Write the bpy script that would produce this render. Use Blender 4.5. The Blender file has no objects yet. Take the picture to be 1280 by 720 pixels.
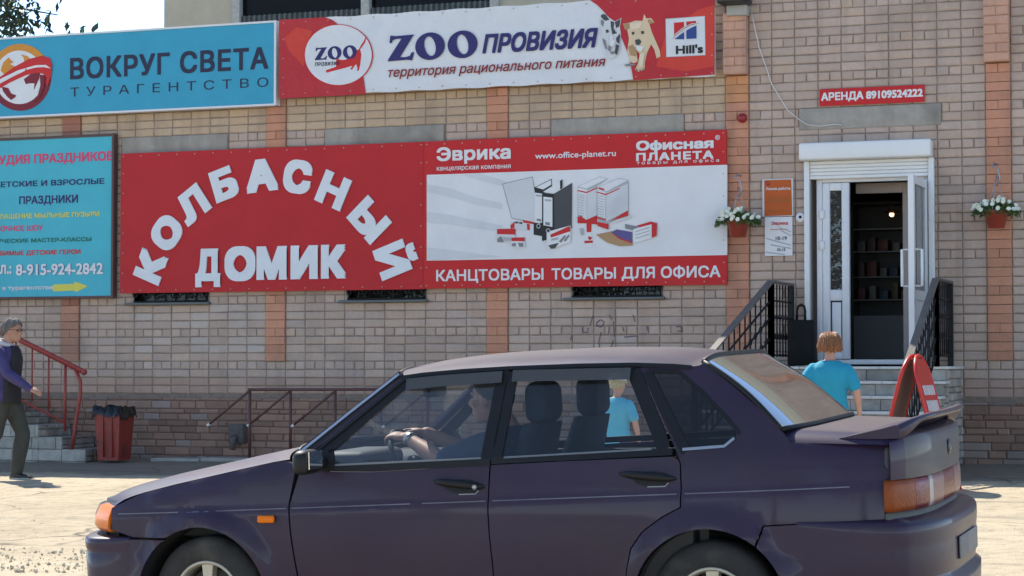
import bpy, bmesh, math, random
from mathutils import Vector, Matrix, Euler, noise
from mathutils.geometry import delaunay_2d_cdt
R = math.radians
random.seed(7)
scene = bpy.context.scene
col = scene.collection

# ------------------------------------------------------------------ camera, sky, sun, exposure
FOC, YAW, HOR = 2650.0, R(20.36), 458.0
PITCH = math.atan((HOR - 360) / FOC)
cam_d = bpy.data.cameras.new('camera')
cam = bpy.data.objects.new('camera', cam_d)
col.objects.link(cam)
cam_d.sensor_width = 36.0
cam_d.lens = 36.0 * FOC / 1280.0
cam_d.clip_start = 0.1
cam_d.clip_end = 3000
cam.location = (0, 0, 0)                       # eye height is the zero of this scene
cam.rotation_euler = (R(90) + PITCH, 0, YAW)
scene.camera = cam

SUN_AZ, SUN_EL = R(-50), R(50)                 # azimuth from +y (into the wall) towards +x
world = bpy.data.worlds.new("World")
scene.world = world
world.use_nodes = True
wn = world.node_tree
wn.nodes.clear()
sky = wn.nodes.new('ShaderNodeTexSky')
sky.sky_type = 'NISHITA'
sky.sun_disc = False
sky.sun_elevation = SUN_EL
sky.sun_rotation = SUN_AZ
sky.air_density = 0.42
sky.dust_density = 0.0
sky.ozone_density = 2.0
bg = wn.nodes.new('ShaderNodeBackground')
bg.inputs['Strength'].default_value = 0.15
wo = wn.nodes.new('ShaderNodeOutputWorld')
wb = wn.nodes.new('ShaderNodeMix')                # the camera's white balance, set for open shade
wb.data_type = 'RGBA'
wb.blend_type = 'MULTIPLY'
wb.inputs[0].default_value = 1.0
wb.inputs[7].default_value = (1.0, .915, .77, 1)
wn.links.new(sky.outputs[0], wb.inputs[6])
wn.links.new(wb.outputs[2], bg.inputs[0])
wn.links.new(bg.outputs[0], wo.inputs[0])

sun_d = bpy.data.lights.new('sun', 'SUN')
sun_d.energy = 2.1
sun_d.angle = R(0.5)
sun_d.color = (1.0, 0.93, 0.82)
sun = bpy.data.objects.new('sun', sun_d)
col.objects.link(sun)
SD = Vector((math.sin(SUN_AZ) * math.cos(SUN_EL), math.cos(SUN_AZ) * math.cos(SUN_EL), math.sin(SUN_EL)))
sun.rotation_euler = SD.to_track_quat('Z', 'Y').to_euler()
sun.location = SD * 60

vs = scene.view_settings
vs.view_transform = 'Standard'
vs.look = 'None'
vs.exposure = 1.98
vs.gamma = 1
vs.use_curve_mapping = False
scene.cycles.max_bounces = 8
scene.cycles.transparent_max_bounces = 12

# ------------------------------------------------------------------ helpers
_ry, _rp = math.cos(YAW), math.sin(YAW)
_cp, _sp = math.cos(PITCH), math.sin(PITCH)
_right = Vector((_ry, _rp, 0))
_fwd = Vector((-_rp * _cp, _ry * _cp, _sp))
_up = Vector((_rp * _sp, -_ry * _sp, _cp))
WALL = 23.0


def W(px, py, y=WALL):
    """A measured photo point as (x, z) metres on the upright plane at distance y."""
    d = _fwd + _right * ((px - 640) / FOC) + _up * ((360 - py) / FOC)
    t = y / d.y
    return d.x * t, d.z * t


def G(x, y):
    """height of the ground"""
    u = min(max((23 - y) / 14.1, 0), 1)
    xc = min(max(x, -26), 8)
    return (1 - u) * (-1.02 + .008 * xc) + u * (-1.28 + .02 * xc)


MATS = {}


def mat(name, color=(.5, .5, .5), rough=.6, metal=0.0, var=0.0, scale=8.0, bump=0.0, bscale=80.0,
        spec=.5, coat=0.0, attr=None, emit=0.0, dust=0.0, dirt=None, streak=0.0):
    if name in MATS:
        return MATS[name]
    m = bpy.data.materials.new(name)
    m.use_nodes = True
    nt = m.node_tree
    n, l = nt.nodes, nt.links
    p = n['Principled BSDF']
    p.inputs['Base Color'].default_value = (*color, 1)
    p.inputs['Roughness'].default_value = rough
    p.inputs['Metallic'].default_value = metal
    p.inputs['Specular IOR Level'].default_value = spec
    p.inputs['Coat Weight'].default_value = coat
    p.inputs['Coat Roughness'].default_value = .06
    geo = n.new('ShaderNodeNewGeometry')
    base = None
    if attr:
        a = n.new('ShaderNodeAttribute')
        a.attribute_name = attr
        base = a.outputs['Color']
    if var:
        t = n.new('ShaderNodeTexNoise')
        t.inputs['Scale'].default_value = scale
        t.inputs['Detail'].default_value = 6
        t.inputs['Roughness'].default_value = .65
        l.new(geo.outputs['Position'], t.inputs['Vector'])
        mr = n.new('ShaderNodeMapRange')
        mr.inputs['From Min'].default_value = .3
        mr.inputs['From Max'].default_value = .7
        mr.inputs['To Min'].default_value = 1 - var
        mr.inputs['To Max'].default_value = 1 + var
        l.new(t.outputs['Fac'], mr.inputs['Value'])
        mx = n.new('ShaderNodeVectorMath')
        mx.operation = 'SCALE'
        if base:
            l.new(base, mx.inputs[0])
        else:
            mx.inputs[0].default_value = color
        l.new(mr.outputs[0], mx.inputs['Scale'])
        base = mx.outputs[0]
    if dirt:
        dcol, dscale, lo, hi = dirt
        t2 = n.new('ShaderNodeTexNoise')
        t2.inputs['Scale'].default_value = dscale
        t2.inputs['Detail'].default_value = 8
        l.new(geo.outputs['Position'], t2.inputs['Vector'])
        m2 = n.new('ShaderNodeMapRange')
        m2.inputs['From Min'].default_value = lo
        m2.inputs['From Max'].default_value = hi
        l.new(t2.outputs['Fac'], m2.inputs['Value'])
        mix = n.new('ShaderNodeMix')
        mix.data_type = 'RGBA'
        l.new(m2.outputs[0], mix.inputs[0])
        if base:
            l.new(base, mix.inputs[6])
        else:
            mix.inputs[6].default_value = (*color, 1)
        mix.inputs[7].default_value = (*dcol, 1)
        base = mix.outputs[2]
    if streak:
        # rain streaks running down the face
        mp = n.new('ShaderNodeMapping')
        mp.inputs['Scale'].default_value = (5.0, 5.0, .45)
        l.new(geo.outputs['Position'], mp.inputs['Vector'])
        t4 = n.new('ShaderNodeTexNoise')
        t4.inputs['Scale'].default_value = 1.0
        t4.inputs['Detail'].default_value = 7
        l.new(mp.outputs[0], t4.inputs['Vector'])
        m4 = n.new('ShaderNodeMapRange')
        m4.inputs['From Min'].default_value = .52
        m4.inputs['From Max'].default_value = .78
        m4.inputs['To Max'].default_value = streak
        l.new(t4.outputs['Fac'], m4.inputs['Value'])
        mix = n.new('ShaderNodeMix')
        mix.data_type = 'RGBA'
        l.new(m4.outputs[0], mix.inputs[0])
        if base:
            l.new(base, mix.inputs[6])
        else:
            mix.inputs[6].default_value = (*color, 1)
        mix.inputs[7].default_value = (.13, .105, .088, 1)
        base = mix.outputs[2]
    if dust:
        # settled dust lies on the faces that look up
        sx = n.new('ShaderNodeSeparateXYZ')
        l.new(geo.outputs['Normal'], sx.inputs[0])
        m3 = n.new('ShaderNodeMapRange')
        m3.inputs['From Min'].default_value = .968
        m3.inputs['From Max'].default_value = 1.0
        m3.inputs['To Max'].default_value = dust
        l.new(sx.outputs['Z'], m3.inputs['Value'])
        t3 = n.new('ShaderNodeTexNoise')
        t3.inputs['Scale'].default_value = 3.0
        t3.inputs['Detail'].default_value = 7
        l.new(geo.outputs['Position'], t3.inputs['Vector'])
        mu = n.new('ShaderNodeMath')
        mu.operation = 'MULTIPLY_ADD'
        l.new(t3.outputs['Fac'], mu.inputs[0])
        mu.inputs[1].default_value = .10
        l.new(m3.outputs[0], mu.inputs[2])
        mix = n.new('ShaderNodeMix')
        mix.data_type = 'RGBA'
        l.new(mu.outputs[0], mix.inputs[0])
        if base:
            l.new(base, mix.inputs[6])
        else:
            mix.inputs[6].default_value = (*color, 1)
        mix.inputs[7].default_value = (.20, .17, .135, 1)
        base = mix.outputs[2]
        ad = n.new('ShaderNodeMath')
        ad.operation = 'MULTIPLY_ADD'
        l.new(mu.outputs[0], ad.inputs[0])
        ad.inputs[1].default_value = .5
        ad.inputs[2].default_value = rough
        l.new(ad.outputs[0], p.inputs['Roughness'])
        if coat:
            ac = n.new('ShaderNodeMath')
            ac.operation = 'MULTIPLY_ADD'
            ac.use_clamp = True
            l.new(mu.outputs[0], ac.inputs[0])
            ac.inputs[1].default_value = -coat * 2.6
            ac.inputs[2].default_value = coat * 1.1
            l.new(ac.outputs[0], p.inputs['Coat Weight'])
    if base:
        l.new(base, p.inputs['Base Color'])
    if bump:
        tb = n.new('ShaderNodeTexNoise')
        tb.inputs['Scale'].default_value = bscale
        tb.inputs['Detail'].default_value = 5
        l.new(geo.outputs['Position'], tb.inputs['Vector'])
        b = n.new('ShaderNodeBump')
        b.inputs['Strength'].default_value = 1.0
        b.inputs['Distance'].default_value = bump
        l.new(tb.outputs['Fac'], b.inputs['Height'])
        l.new(b.outputs[0], p.inputs['Normal'])
    if emit:
        p.inputs['Emission Color'].default_value = (*color, 1)
        p.inputs['Emission Strength'].default_value = emit
    MATS[name] = m
    return m


def glass_mat(name, tint=(.75, .78, .78), film=.06, rough=.0, refl=1.0, filmcol=(.5, .47, .42), blend=.32):
    if name in MATS:
        return MATS[name]
    m = bpy.data.materials.new(name)
    m.use_nodes = True
    nt = m.node_tree
    n, l = nt.nodes, nt.links
    n.clear()
    out = n.new('ShaderNodeOutputMaterial')
    tr = n.new('ShaderNodeBsdfTransparent')
    tr.inputs[0].default_value = (*tint, 1)
    gl = n.new('ShaderNodeBsdfGlossy')
    gl.inputs['Roughness'].default_value = rough
    gl.inputs['Color'].default_value = (refl, refl, refl, 1)
    df = n.new('ShaderNodeBsdfDiffuse')
    df.inputs[0].default_value = (*filmcol, 1)
    m0 = n.new('ShaderNodeMixShader')
    m0.inputs[0].default_value = film
    l.new(tr.outputs[0], m0.inputs[1])
    l.new(df.outputs[0], m0.inputs[2])
    fr = n.new('ShaderNodeLayerWeight')
    fr.inputs['Blend'].default_value = blend
    m1 = n.new('ShaderNodeMixShader')
    l.new(fr.outputs['Fresnel'], m1.inputs[0])
    l.new(m0.outputs[0], m1.inputs[1])
    l.new(gl.outputs[0], m1.inputs[2])
    l.new(m1.outputs[0], out.inputs['Surface'])
    MATS[name] = m
    return m


def tag(o, label=None, cat=None, group=None, kind=None):
    if label: o['label'] = label
    if cat: o['category'] = cat
    if group: o['group'] = group
    if kind: o['kind'] = kind
    return o


def empty(name, loc=(0, 0, 0), rot=(0, 0, 0)):
    o = bpy.data.objects.new(name, None)
    o.empty_display_size = .2
    o.location = loc
    o.rotation_euler = rot
    col.objects.link(o)
    return o


class MB:
    """collects geometry, then links it as one mesh object"""

    def __init__(self):
        self.v, self.f, self.mi, self.c = [], [], [], []
        self.sm = []

    def add(self, vs, fs, mi=0, c=None, smooth=False):
        b = len(self.v)
        self.v += [tuple(p) for p in vs]
        for f in fs:
            self.f.append(tuple(b + i for i in f))
            self.mi.append(mi)
            self.c.append(c)
            self.sm.append(smooth)
        return self

    def box(self, x0, x1, y0, y1, z0, z1, mi=0, c=None):
        v = [(x, y, z) for z in (z0, z1) for y in (y0, y1) for x in (x0, x1)]
        f = [(0, 2, 3, 1), (4, 5, 7, 6), (0, 1, 5, 4), (2, 6, 7, 3), (0, 4, 6, 2), (1, 3, 7, 5)]
        return self.add(v, f, mi, c)

    def bbox(self, x0, x1, y0, y1, z0, z1, b=.01, mi=0, c=None, seg=2):
        bm = bmesh.new()
        bmesh.ops.create_cube(bm, size=1)
        bmesh.ops.scale(bm, vec=(x1 - x0, y1 - y0, z1 - z0), verts=bm.verts)
        bmesh.ops.translate(bm, vec=((x0 + x1) / 2, (y0 + y1) / 2, (z0 + z1) / 2), verts=bm.verts)
        bmesh.ops.bevel(bm, geom=bm.edges[:], offset=b, segments=seg, affect='EDGES', profile=.5)
        bm.verts.index_update()
        self.add([v.co[:] for v in bm.verts], [[v.index for v in f.verts] for f in bm.faces], mi, c, True)
        bm.free()
        return self

    def tube(self, pts, r, seg=8, mi=0, c=None, cap=True, smooth=True):
        """round bar along pts; r is a number or one per point"""
        pts = [Vector(p) for p in pts]
        rs = r if isinstance(r, (list, tuple)) else [r] * len(pts)
        vs, fs = [], []
        prev = None
        for i, p in enumerate(pts):
            a = pts[max(i - 1, 0)]
            b = pts[min(i + 1, len(pts) - 1)]
            t = (b - a)
            if t.length < 1e-9: t = Vector((0, 0, 1))
            t.normalize()
            if prev is None:
                ref = Vector((0, 0, 1)) if abs(t.z) < .9 else Vector((1, 0, 0))
                u = t.cross(ref).normalized()
            else:
                u = (prev - t * prev.dot(t)).normalized()
            prev = u
            w = t.cross(u)
            for k in range(seg):
                an = 2 * math.pi * k / seg
                vs.append(p + (u * math.cos(an) + w * math.sin(an)) * rs[i])
        for i in range(len(pts) - 1):
            for k in range(seg):
                k2 = (k + 1) % seg
                fs.append((i * seg + k, i * seg + k2, (i + 1) * seg + k2, (i + 1) * seg + k))
        if cap:
            fs.append(tuple(reversed(range(seg))))
            fs.append(tuple(range((len(pts) - 1) * seg, len(pts) * seg)))
        return self.add(vs, fs, mi, c, smooth)

    def lathe(self, prof, origin=(0, 0, 0), axis='z', seg=24, mi=0, c=None, smooth=True):
        """prof: (radius, height) along the axis"""
        vs, fs = [], []
        o = Vector(origin)
        for r, h in prof:
            for k in range(seg):
                a = 2 * math.pi * k / seg
                x, y = r * math.cos(a), r * math.sin(a)
                p = {'z': (x, y, h), 'y': (x, h, y), 'x': (h, x, y)}[axis]
                vs.append(o + Vector(p))
        for i in range(len(prof) - 1):
            for k in range(seg):
                k2 = (k + 1) % seg
                fs.append((i * seg + k, i * seg + k2, (i + 1) * seg + k2, (i + 1) * seg + k))
        return self.add(vs, fs, mi, c, smooth)

    def ball(self, p, r, mi=0, c=None, seg=10, rot=None):
        if not isinstance(r, (tuple, list)): r = (r, r, r)
        vs, fs = [], []
        n = seg // 2 + 1
        for i in range(n + 1):
            th = math.pi * i / n
            for k in range(seg):
                a = 2 * math.pi * k / seg
                q = Vector((r[0] * math.sin(th) * math.cos(a), r[1] * math.sin(th) * math.sin(a), r[2] * math.cos(th)))
                if rot: q = rot @ q
                vs.append(Vector(p) + q)
        for i in range(n):
            for k in range(seg):
                k2 = (k + 1) % seg
                fs.append((i * seg + k, (i + 1) * seg + k, (i + 1) * seg + k2, i * seg + k2))
        return self.add(vs, fs, mi, c, True)

    def prism(self, poly, y0, y1, mi=0, c=None):
        """polygon (x, z) pushed from y0 to y1"""
        n = len(poly)
        vs = [(x, y0, z) for x, z in poly] + [(x, y1, z) for x, z in poly]
        fs = [tuple(range(n)), tuple(reversed(range(n, 2 * n)))]
        for i in range(n):
            j = (i + 1) % n
            fs.append((i, i + n, j + n, j))
        return self.add(vs, fs, mi, c)

    def flat(self, poly, y, mi=0, c=None):
        """flat sheet (x, z) facing the street (-y)"""
        return self.add([(x, y, z) for x, z in poly], [tuple(range(len(poly)))], mi, c)

    def grid(self, rows, mi=0, c=None, smooth=True, close=False):
        """rows: list of equally long point lists"""
        m = len(rows[0])
        vs = [p for r in rows for p in r]
        fs = []
        for i in range(len(rows) - 1):
            for k in range(m if close else m - 1):
                k2 = (k + 1) % m
                fs.append((i * m + k, i * m + k2, (i + 1) * m + k2, (i + 1) * m + k))
        return self.add(vs, fs, mi, c, smooth)

    def build(self, name, mats, parent=None, origin=None, local=False, fix=True):
        if not isinstance(mats, (list, tuple)): mats = [mats]
        off = Vector((0, 0, 0))
        if origin is not None:
            off = Vector(origin)
        elif parent is not None and not local:
            q = parent
            while q is not None:
                off += q.location
                q = q.parent
        me = bpy.data.meshes.new(name)
        me.from_pydata([tuple(Vector(p) - off) for p in self.v], [], self.f)
        for m in mats: me.materials.append(m)
        me.polygons.foreach_set('material_index', self.mi)
        me.polygons.foreach_set('use_smooth', self.sm)
        if any(c is not None for c in self.c):
            at = me.color_attributes.new('tint', 'FLOAT_COLOR', 'CORNER')
            data = []
            for f, c in zip(self.f, self.c):
                c = c or (.5, .5, .5)
                data += [c[0], c[1], c[2], 1.0] * len(f)
            at.data.foreach_set('color', data)
        me.update()
        if fix:
            bm = bmesh.new()
            bm.from_mesh(me)
            bmesh.ops.recalc_face_normals(bm, faces=bm.faces)
            bm.to_mesh(me)
            bm.free()
        o = bpy.data.objects.new(name, me)
        if origin is not None: o.location = origin
        if parent is not None: o.parent = parent
        col.objects.link(o)
        return o


def eval_mesh(o):
    dg = bpy.context.evaluated_depsgraph_get()
    return bpy.data.meshes.new_from_object(o.evaluated_get(dg), depsgraph=dg)


def organic(name, mb, material, parent, voxel=.012, smooth=6, local=True, disp=None):
    """overlapping shapes of mb fused into one continuous skin"""
    me = bpy.data.meshes.new(name)
    me.from_pydata(mb.v, [], mb.f)
    tmp = bpy.data.objects.new('tmp', me)
    col.objects.link(tmp)
    m = tmp.modifiers.new('r', 'REMESH')
    m.mode = 'VOXEL'
    m.voxel_size = voxel
    s = tmp.modifiers.new('s', 'SMOOTH')
    s.factor = .5
    s.iterations = smooth
    out = eval_mesh(tmp)
    bpy.data.objects.remove(tmp)
    if disp:
        for v in out.vertices:
            v.co = disp(v.co)
    out.polygons.foreach_set('use_smooth', [True] * len(out.polygons))
    out.materials.clear()
    out.materials.append(material)
    out.name = name
    o = bpy.data.objects.new(name, out)
    o.parent = parent
    col.objects.link(o)
    return o


def text_geo(txt, shear=0.0, space=1.0):
    """outline of a line of writing, filled by winding number: flat points, faces and bounds"""
    cu = bpy.data.curves.new('txt', 'FONT')
    cu.body = txt
    cu.shear = shear
    cu.space_character = space
    cu.resolution_u = 4
    cu.fill_mode = 'NONE'
    o = bpy.data.objects.new('txt', cu)
    col.objects.link(o)
    me = eval_mesh(o)
    bpy.data.objects.remove(o)
    pv = [Vector(v.co[:2]) for v in me.vertices]
    pe = [tuple(e.vertices) for e in me.edges]
    bpy.data.meshes.remove(me)
    # contours as ordered loops
    nxt = {}
    adj = {}
    for i, j in pe:
        adj.setdefault(i, []).append(j)
        adj.setdefault(j, []).append(i)
    loops, seen = [], set()
    for i0 in range(len(pv)):
        if i0 in seen or i0 not in adj: continue
        lp, prev, cur = [i0], None, i0
        seen.add(i0)
        while True:
            # points of a contour are stored in order: prefer the next index
            c = [k for k in adj[cur] if k not in seen]
            if not c: break
            n_ = cur + 1 if cur + 1 in c else c[0]
            seen.add(n_)
            lp.append(n_)
            cur = n_
        if len(lp) > 2: loops.append(lp)
    # letters apart, so that each triangulation stays small
    boxes = [(min(pv[i].x for i in lp), max(pv[i].x for i in lp), lp) for lp in loops]
    boxes.sort(key=lambda q: q[0])
    groups = []
    for x0, x1, lp in boxes:
        if groups and x0 < groups[-1][0]:
            groups[-1][1].append(lp)
            groups[-1][0] = max(groups[-1][0], x1)
        else: groups.append([x1, [lp]])
    vs, fs = [], []
    for _, lps in groups:
        pts, edges, polys = [], [], []
        for lp in lps:
            q = [pv[i] for i in lp]
            q = [p for k, p in enumerate(q) if (p - q[k - 1]).length > 1e-5]
            if len(q) < 3: continue
            b0 = len(pts)
            pts += q
            edges += [(b0 + k, b0 + (k + 1) % len(q)) for k in range(len(q))]
            polys.append(q)
        ov, oe, of, *_ = delaunay_2d_cdt(pts, edges, [], 0, 1e-6)
        base = len(vs)
        vs += [tuple(v) for v in ov]
        for f in of:
            cx = sum(ov[i].x for i in f) / 3
            cy = sum(ov[i].y for i in f) / 3
            wnum = 0
            for q in polys:
                for k in range(len(q)):
                    p, r = q[k - 1], q[k]
                    if (p.y > cy) != (r.y > cy) and cx < (r.x - p.x) * (cy - p.y) / (r.y - p.y) + p.x:
                        wnum += 1 if r.y > p.y else -1
            if wnum: fs.append(tuple(base + i for i in f))
    xs = [v[0] for v in vs]
    ys = [v[1] for v in vs]
    return vs, fs, (min(xs), min(ys), max(xs), max(ys))


def put_glyph(mb, place, vs, fs, bold, y, raise_=0.0):
    """the outline laid down in nine closely set coats, each shifted by the stroke weight, so that strokes thicken"""
    shifts = [(0, 0)]
    if bold: shifts += [(bold * i, bold * j) for i in (-1, 0, 1) for j in (-1, 0, 1) if i or j]
    rim = None
    if raise_:
        cnt = {}
        for f in fs:
            for i in range(len(f)):
                e = tuple(sorted((f[i], f[(i + 1) % len(f)])))
                cnt[e] = cnt.get(e, 0) + 1
        rim = [e for e, k in cnt.items() if k == 1]
    for n, (dx, dy) in enumerate(shifts):
        p = [place(v[0] + dx, v[1] + dy) for v in vs]
        yy = y - raise_ - n * .00012
        mb.add([(a, yy, c) for a, c in p], fs)
        if rim:
            for i, j in rim:
                mb.add([(p[i][0], yy, p[i][1]), (p[j][0], yy, p[j][1]), (p[j][0], y, p[j][1]), (p[i][0], y, p[i][1])], [(0, 1, 2, 3)])


def lettering(parent, txt, lb, rt, y, m, bold=.02, shear=0.0, space=1.0, name='lettering', plane=WALL):
    """a line of writing fitted between its lower left and upper right corners"""
    x0, z0 = W(*lb, plane)
    x1, z1 = W(*rt, plane)
    vs, fs, (a, b, c, d) = text_geo(txt, shear, space)
    a -= bold; b -= bold; c += bold; d += bold
    sx, sz = (x1 - x0) / (c - a), (z1 - z0) / (d - b)
    mb = MB()
    put_glyph(mb, lambda u, v: (x0 + (u - a) * sx, z0 + (v - b) * sz), vs, fs, bold, y)
    return mb.build(name, m, parent, fix=False)


def art(parent, name, polys, y, mats, step=.0012, px=None):
    """flat print: polygons in photo points (or through px) on the sign plane, each a hair proud of the last"""
    mb = MB()
    for i, (pts, k) in enumerate(polys):
        q = [W(*(px(*p) if px else p)) for p in pts]
        tri = fill(q)
        mb.add([(x, y - step * (i + 1), z) for x, z in tri[0]], tri[1], k)
    return mb.build(name, mats, parent, fix=False)


def inside(p, poly):
    x, y = p
    r = False
    j = len(poly) - 1
    for i in range(len(poly)):
        xi, yi = poly[i]
        xj, yj = poly[j]
        if (yi > y) != (yj > y) and x < (xj - xi) * (y - yi) / (yj - yi) + xi:
            r = not r
        j = i
    return r


def fill(poly, holes=(), step=None, lines=None):
    """triangles of a polygon with holes; step adds inner points"""
    pts, edges = [], []
    for ring in [poly, *holes]:
        b = len(pts)
        pts += [Vector(p) for p in ring]
        n = len(ring)
        edges += [(b + i, b + (i + 1) % n) for i in range(n)]
    nb = len(pts)
    if step:
        xs = [p[0] for p in poly]
        ys = [p[1] for p in poly]
        x = min(xs) + step / 2
        while x < max(xs):
            y = min(ys) + step / 2
            while y < max(ys):
                if inside((x, y), poly) and not any(inside((x, y), h) for h in holes):
                    if min((Vector((x, y)) - q).length for q in pts[:nb]) > step * .45:
                        pts.append(Vector((x, y)))
                y += step
            x += step
    for ln in lines or ():
        for q in ln:
            if inside(q, poly) and not any(inside(q, h) for h in holes): pts.append(Vector(q))
    ov, oe, of, *_ = delaunay_2d_cdt(pts, edges, [], 0, 1e-6)
    fs = []
    for f in of:
        cx = sum(ov[i].x for i in f) / 3
        cy = sum(ov[i].y for i in f) / 3
        if inside((cx, cy), poly) and not any(inside((cx, cy), h) for h in holes):
            a, b, c = (ov[i] for i in f)
            if (b - a).cross(c - a) < 0: f = f[::-1]
            fs.append(tuple(f))
    return [tuple(v) for v in ov], fs


def circle(cx, cy, rx, ry=None, n=28, a0=0, a1=360):
    ry = ry or rx
    full = abs(a1 - a0) >= 360
    return [(cx + rx * math.cos(R(a0 + (a1 - a0) * i / (n if full else n - 1))),
             cy + ry * math.sin(R(a0 + (a1 - a0) * i / (n if full else n - 1)))) for i in range(n)]


def copy_tree(o, parent=None):
    c = o.copy()
    col.objects.link(c)
    if parent is not None: c.parent = parent
    for ch in list(o.children):
        copy_tree(ch, c)
    return c
# ------------------------------------------------------------------ materials of the place
M_mortar = mat('mortar', (.225, .172, .135), .9, var=.25, scale=14, bump=.003, bscale=90)
M_brick = mat('silicate_brick', (.4, .33, .28), .85, attr='tint', var=.07, scale=18, bump=.0016, bscale=60,
              dirt=((.24, .185, .145), 1.1, .55, .95), streak=.38)
M_conc = mat('grey_concrete', (.34, .31, .265), .85, streak=.4, var=.12, scale=9, bump=.003, bscale=60, dirt=((.22, .2, .17), 2.5, .5, .75))
M_white = mat('white_plastic', (.72, .72, .72), .35, var=.03, scale=6)
M_whitemetal = mat('white_painted_metal', (.74, .74, .72), .4, var=.03, scale=5)
M_black = mat('black_iron', (.012, .012, .013), .5, spec=.25, var=.2, scale=30)
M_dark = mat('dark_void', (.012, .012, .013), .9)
M_beige = mat('beige_render', (.47, .40, .29), .9, var=.08, scale=2.5, bump=.004, bscale=30)
M_stone = mat('step_stone', (.36, .345, .31), .8, attr='tint', var=.2, scale=11, bump=.004, bscale=45, dirt=((.2, .18, .15), 3, .5, .8))
M_tread = mat('pale_tread_tile', (.62, .60, .55), .6, var=.1, scale=12)
M_redrail = mat('red_rail_paint', (.30, .040, .032), .5, var=.15, scale=12)
M_brown = mat('brown_pipe_paint', (.10, .035, .03), .5, var=.2, scale=14)
M_winglass = glass_mat('window_glass', (.45, .48, .48), .03, refl=.35)
M_doorglass = glass_mat('door_glass', (.55, .57, .57), .08)
M_roof = mat('roof_felt', (.08, .08, .08), .9)
M_ground = None


def ground_material():
    m = bpy.data.materials.new('dusty_concrete_ground')
    m.use_nodes = True
    nt = m.node_tree
    n, l = nt.nodes, nt.links
    p = n['Principled BSDF']
    p.inputs['Roughness'].default_value = .92
    p.inputs['Specular IOR Level'].default_value = .25
    geo = n.new('ShaderNodeNewGeometry')

    def tex(scale, detail=8, rough=.6, stretch=None):
        t = n.new('ShaderNodeTexNoise')
        t.inputs['Scale'].default_value = scale
        t.inputs['Detail'].default_value = detail
        t.inputs['Roughness'].default_value = rough
        if stretch:
            mp = n.new('ShaderNodeMapping')
            mp.inputs['Scale'].default_value = stretch
            l.new(geo.outputs['Position'], mp.inputs['Vector'])
            l.new(mp.outputs[0], t.inputs['Vector'])
        else:
            l.new(geo.outputs['Position'], t.inputs['Vector'])
        return t.outputs['Fac']

    def ramp(src, stops):
        r = n.new('ShaderNodeValToRGB')
        while len(r.color_ramp.elements) < len(stops): r.color_ramp.elements.new(.5)
        for e, (pos, c) in zip(r.color_ramp.elements, stops):
            e.position = pos
            e.color = (*c, 1)
        l.new(src, r.inputs[0])
        return r.outputs[0]

    def mixc(fac, a, b, mode='MIX'):
        x = n.new('ShaderNodeMix')
        x.data_type = 'RGBA'
        x.blend_type = mode
        if isinstance(fac, (int, float)): x.inputs[0].default_value = fac
        else: l.new(fac, x.inputs[0])
        for sock, v in ((6, a), (7, b)):
            if isinstance(v, tuple): x.inputs[sock].default_value = (*v, 1)
            else: l.new(v, x.inputs[sock])
        return x.outputs[2]

    def mrange(src, a, b, c=0, d=1):
        r = n.new('ShaderNodeMapRange')
        r.inputs['From Min'].default_value = a
        r.inputs['From Max'].default_value = b
        r.inputs['To Min'].default_value = c
        r.inputs['To Max'].default_value = d
        l.new(src, r.inputs['Value'])
        return r.outputs[0]

    big = ramp(tex(.55, 6), [(.30, (.41, .34, .235)), (.5, (.50, .42, .295)), (.70, (.55, .47, .34))])
    fine = ramp(tex(7.0, 10, .7), [(.32, (.72, .72, .72)), (.5, (1, 1, 1)), (.72, (1.12, 1.1, 1.06))])
    c = mixc(1.0, big, fine, 'MULTIPLY')
    # worn darker asphalt strips and damp stains
    c = mixc(mrange(tex(.9, 9, .7, (.35, 1.2, 1)), .58, .68, 0, .55), c, (.20, .18, .15))
    spots = mrange(tex(16, 4, .5), .66, .72, 0, .7)
    c = mixc(spots, c, (.17, .15, .125))
    # cracks
    v = n.new('ShaderNodeTexVoronoi')
    v.feature = 'DISTANCE_TO_EDGE'
    v.inputs['Scale'].default_value = .55
    wob = n.new('ShaderNodeTexNoise')
    wob.inputs['Scale'].default_value = 2.2
    wob.inputs['Detail'].default_value = 6
    l.new(geo.outputs['Position'], wob.inputs['Vector'])
    va = n.new('ShaderNodeVectorMath')
    va.operation = 'MULTIPLY_ADD'
    l.new(wob.outputs['Color'], va.inputs[0])
    va.inputs[1].default_value = (.5, .5, 0)
    l.new(geo.outputs['Position'], va.inputs[2])
    l.new(va.outputs[0], v.inputs['Vector'])
    crack = mrange(v.outputs['Distance'], .0, .018, 1, 0)
    crack2 = n.new('ShaderNodeMath')
    crack2.operation = 'MULTIPLY'
    l.new(crack, crack2.inputs[0])
    l.new(mrange(tex(.7, 3), .45, .6), crack2.inputs[1])
    c = mixc(crack2.outputs[0], c, (.10, .085, .07))
    # shade along the foot of the building, painted into the ground colour
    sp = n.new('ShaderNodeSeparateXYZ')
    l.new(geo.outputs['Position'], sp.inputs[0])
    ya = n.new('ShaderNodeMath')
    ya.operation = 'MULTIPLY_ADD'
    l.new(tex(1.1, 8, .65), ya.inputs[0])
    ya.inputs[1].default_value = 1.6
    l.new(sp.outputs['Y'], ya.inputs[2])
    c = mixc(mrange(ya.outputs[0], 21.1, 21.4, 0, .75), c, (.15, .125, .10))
    l.new(c, p.inputs['Base Color'])
    b = n.new('ShaderNodeBump')
    b.inputs['Distance'].default_value = .018
    b.inputs['Strength'].default_value = 1.0
    ad = n.new('ShaderNodeMath')
    ad.operation = 'ADD'
    l.new(tex(9, 10, .75), ad.inputs[0])
    l.new(tex(60, 3, .6), ad.inputs[1])
    l.new(ad.outputs[0], b.inputs['Height'])
    l.new(b.outputs[0], p.inputs['Normal'])
    return m


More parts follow.
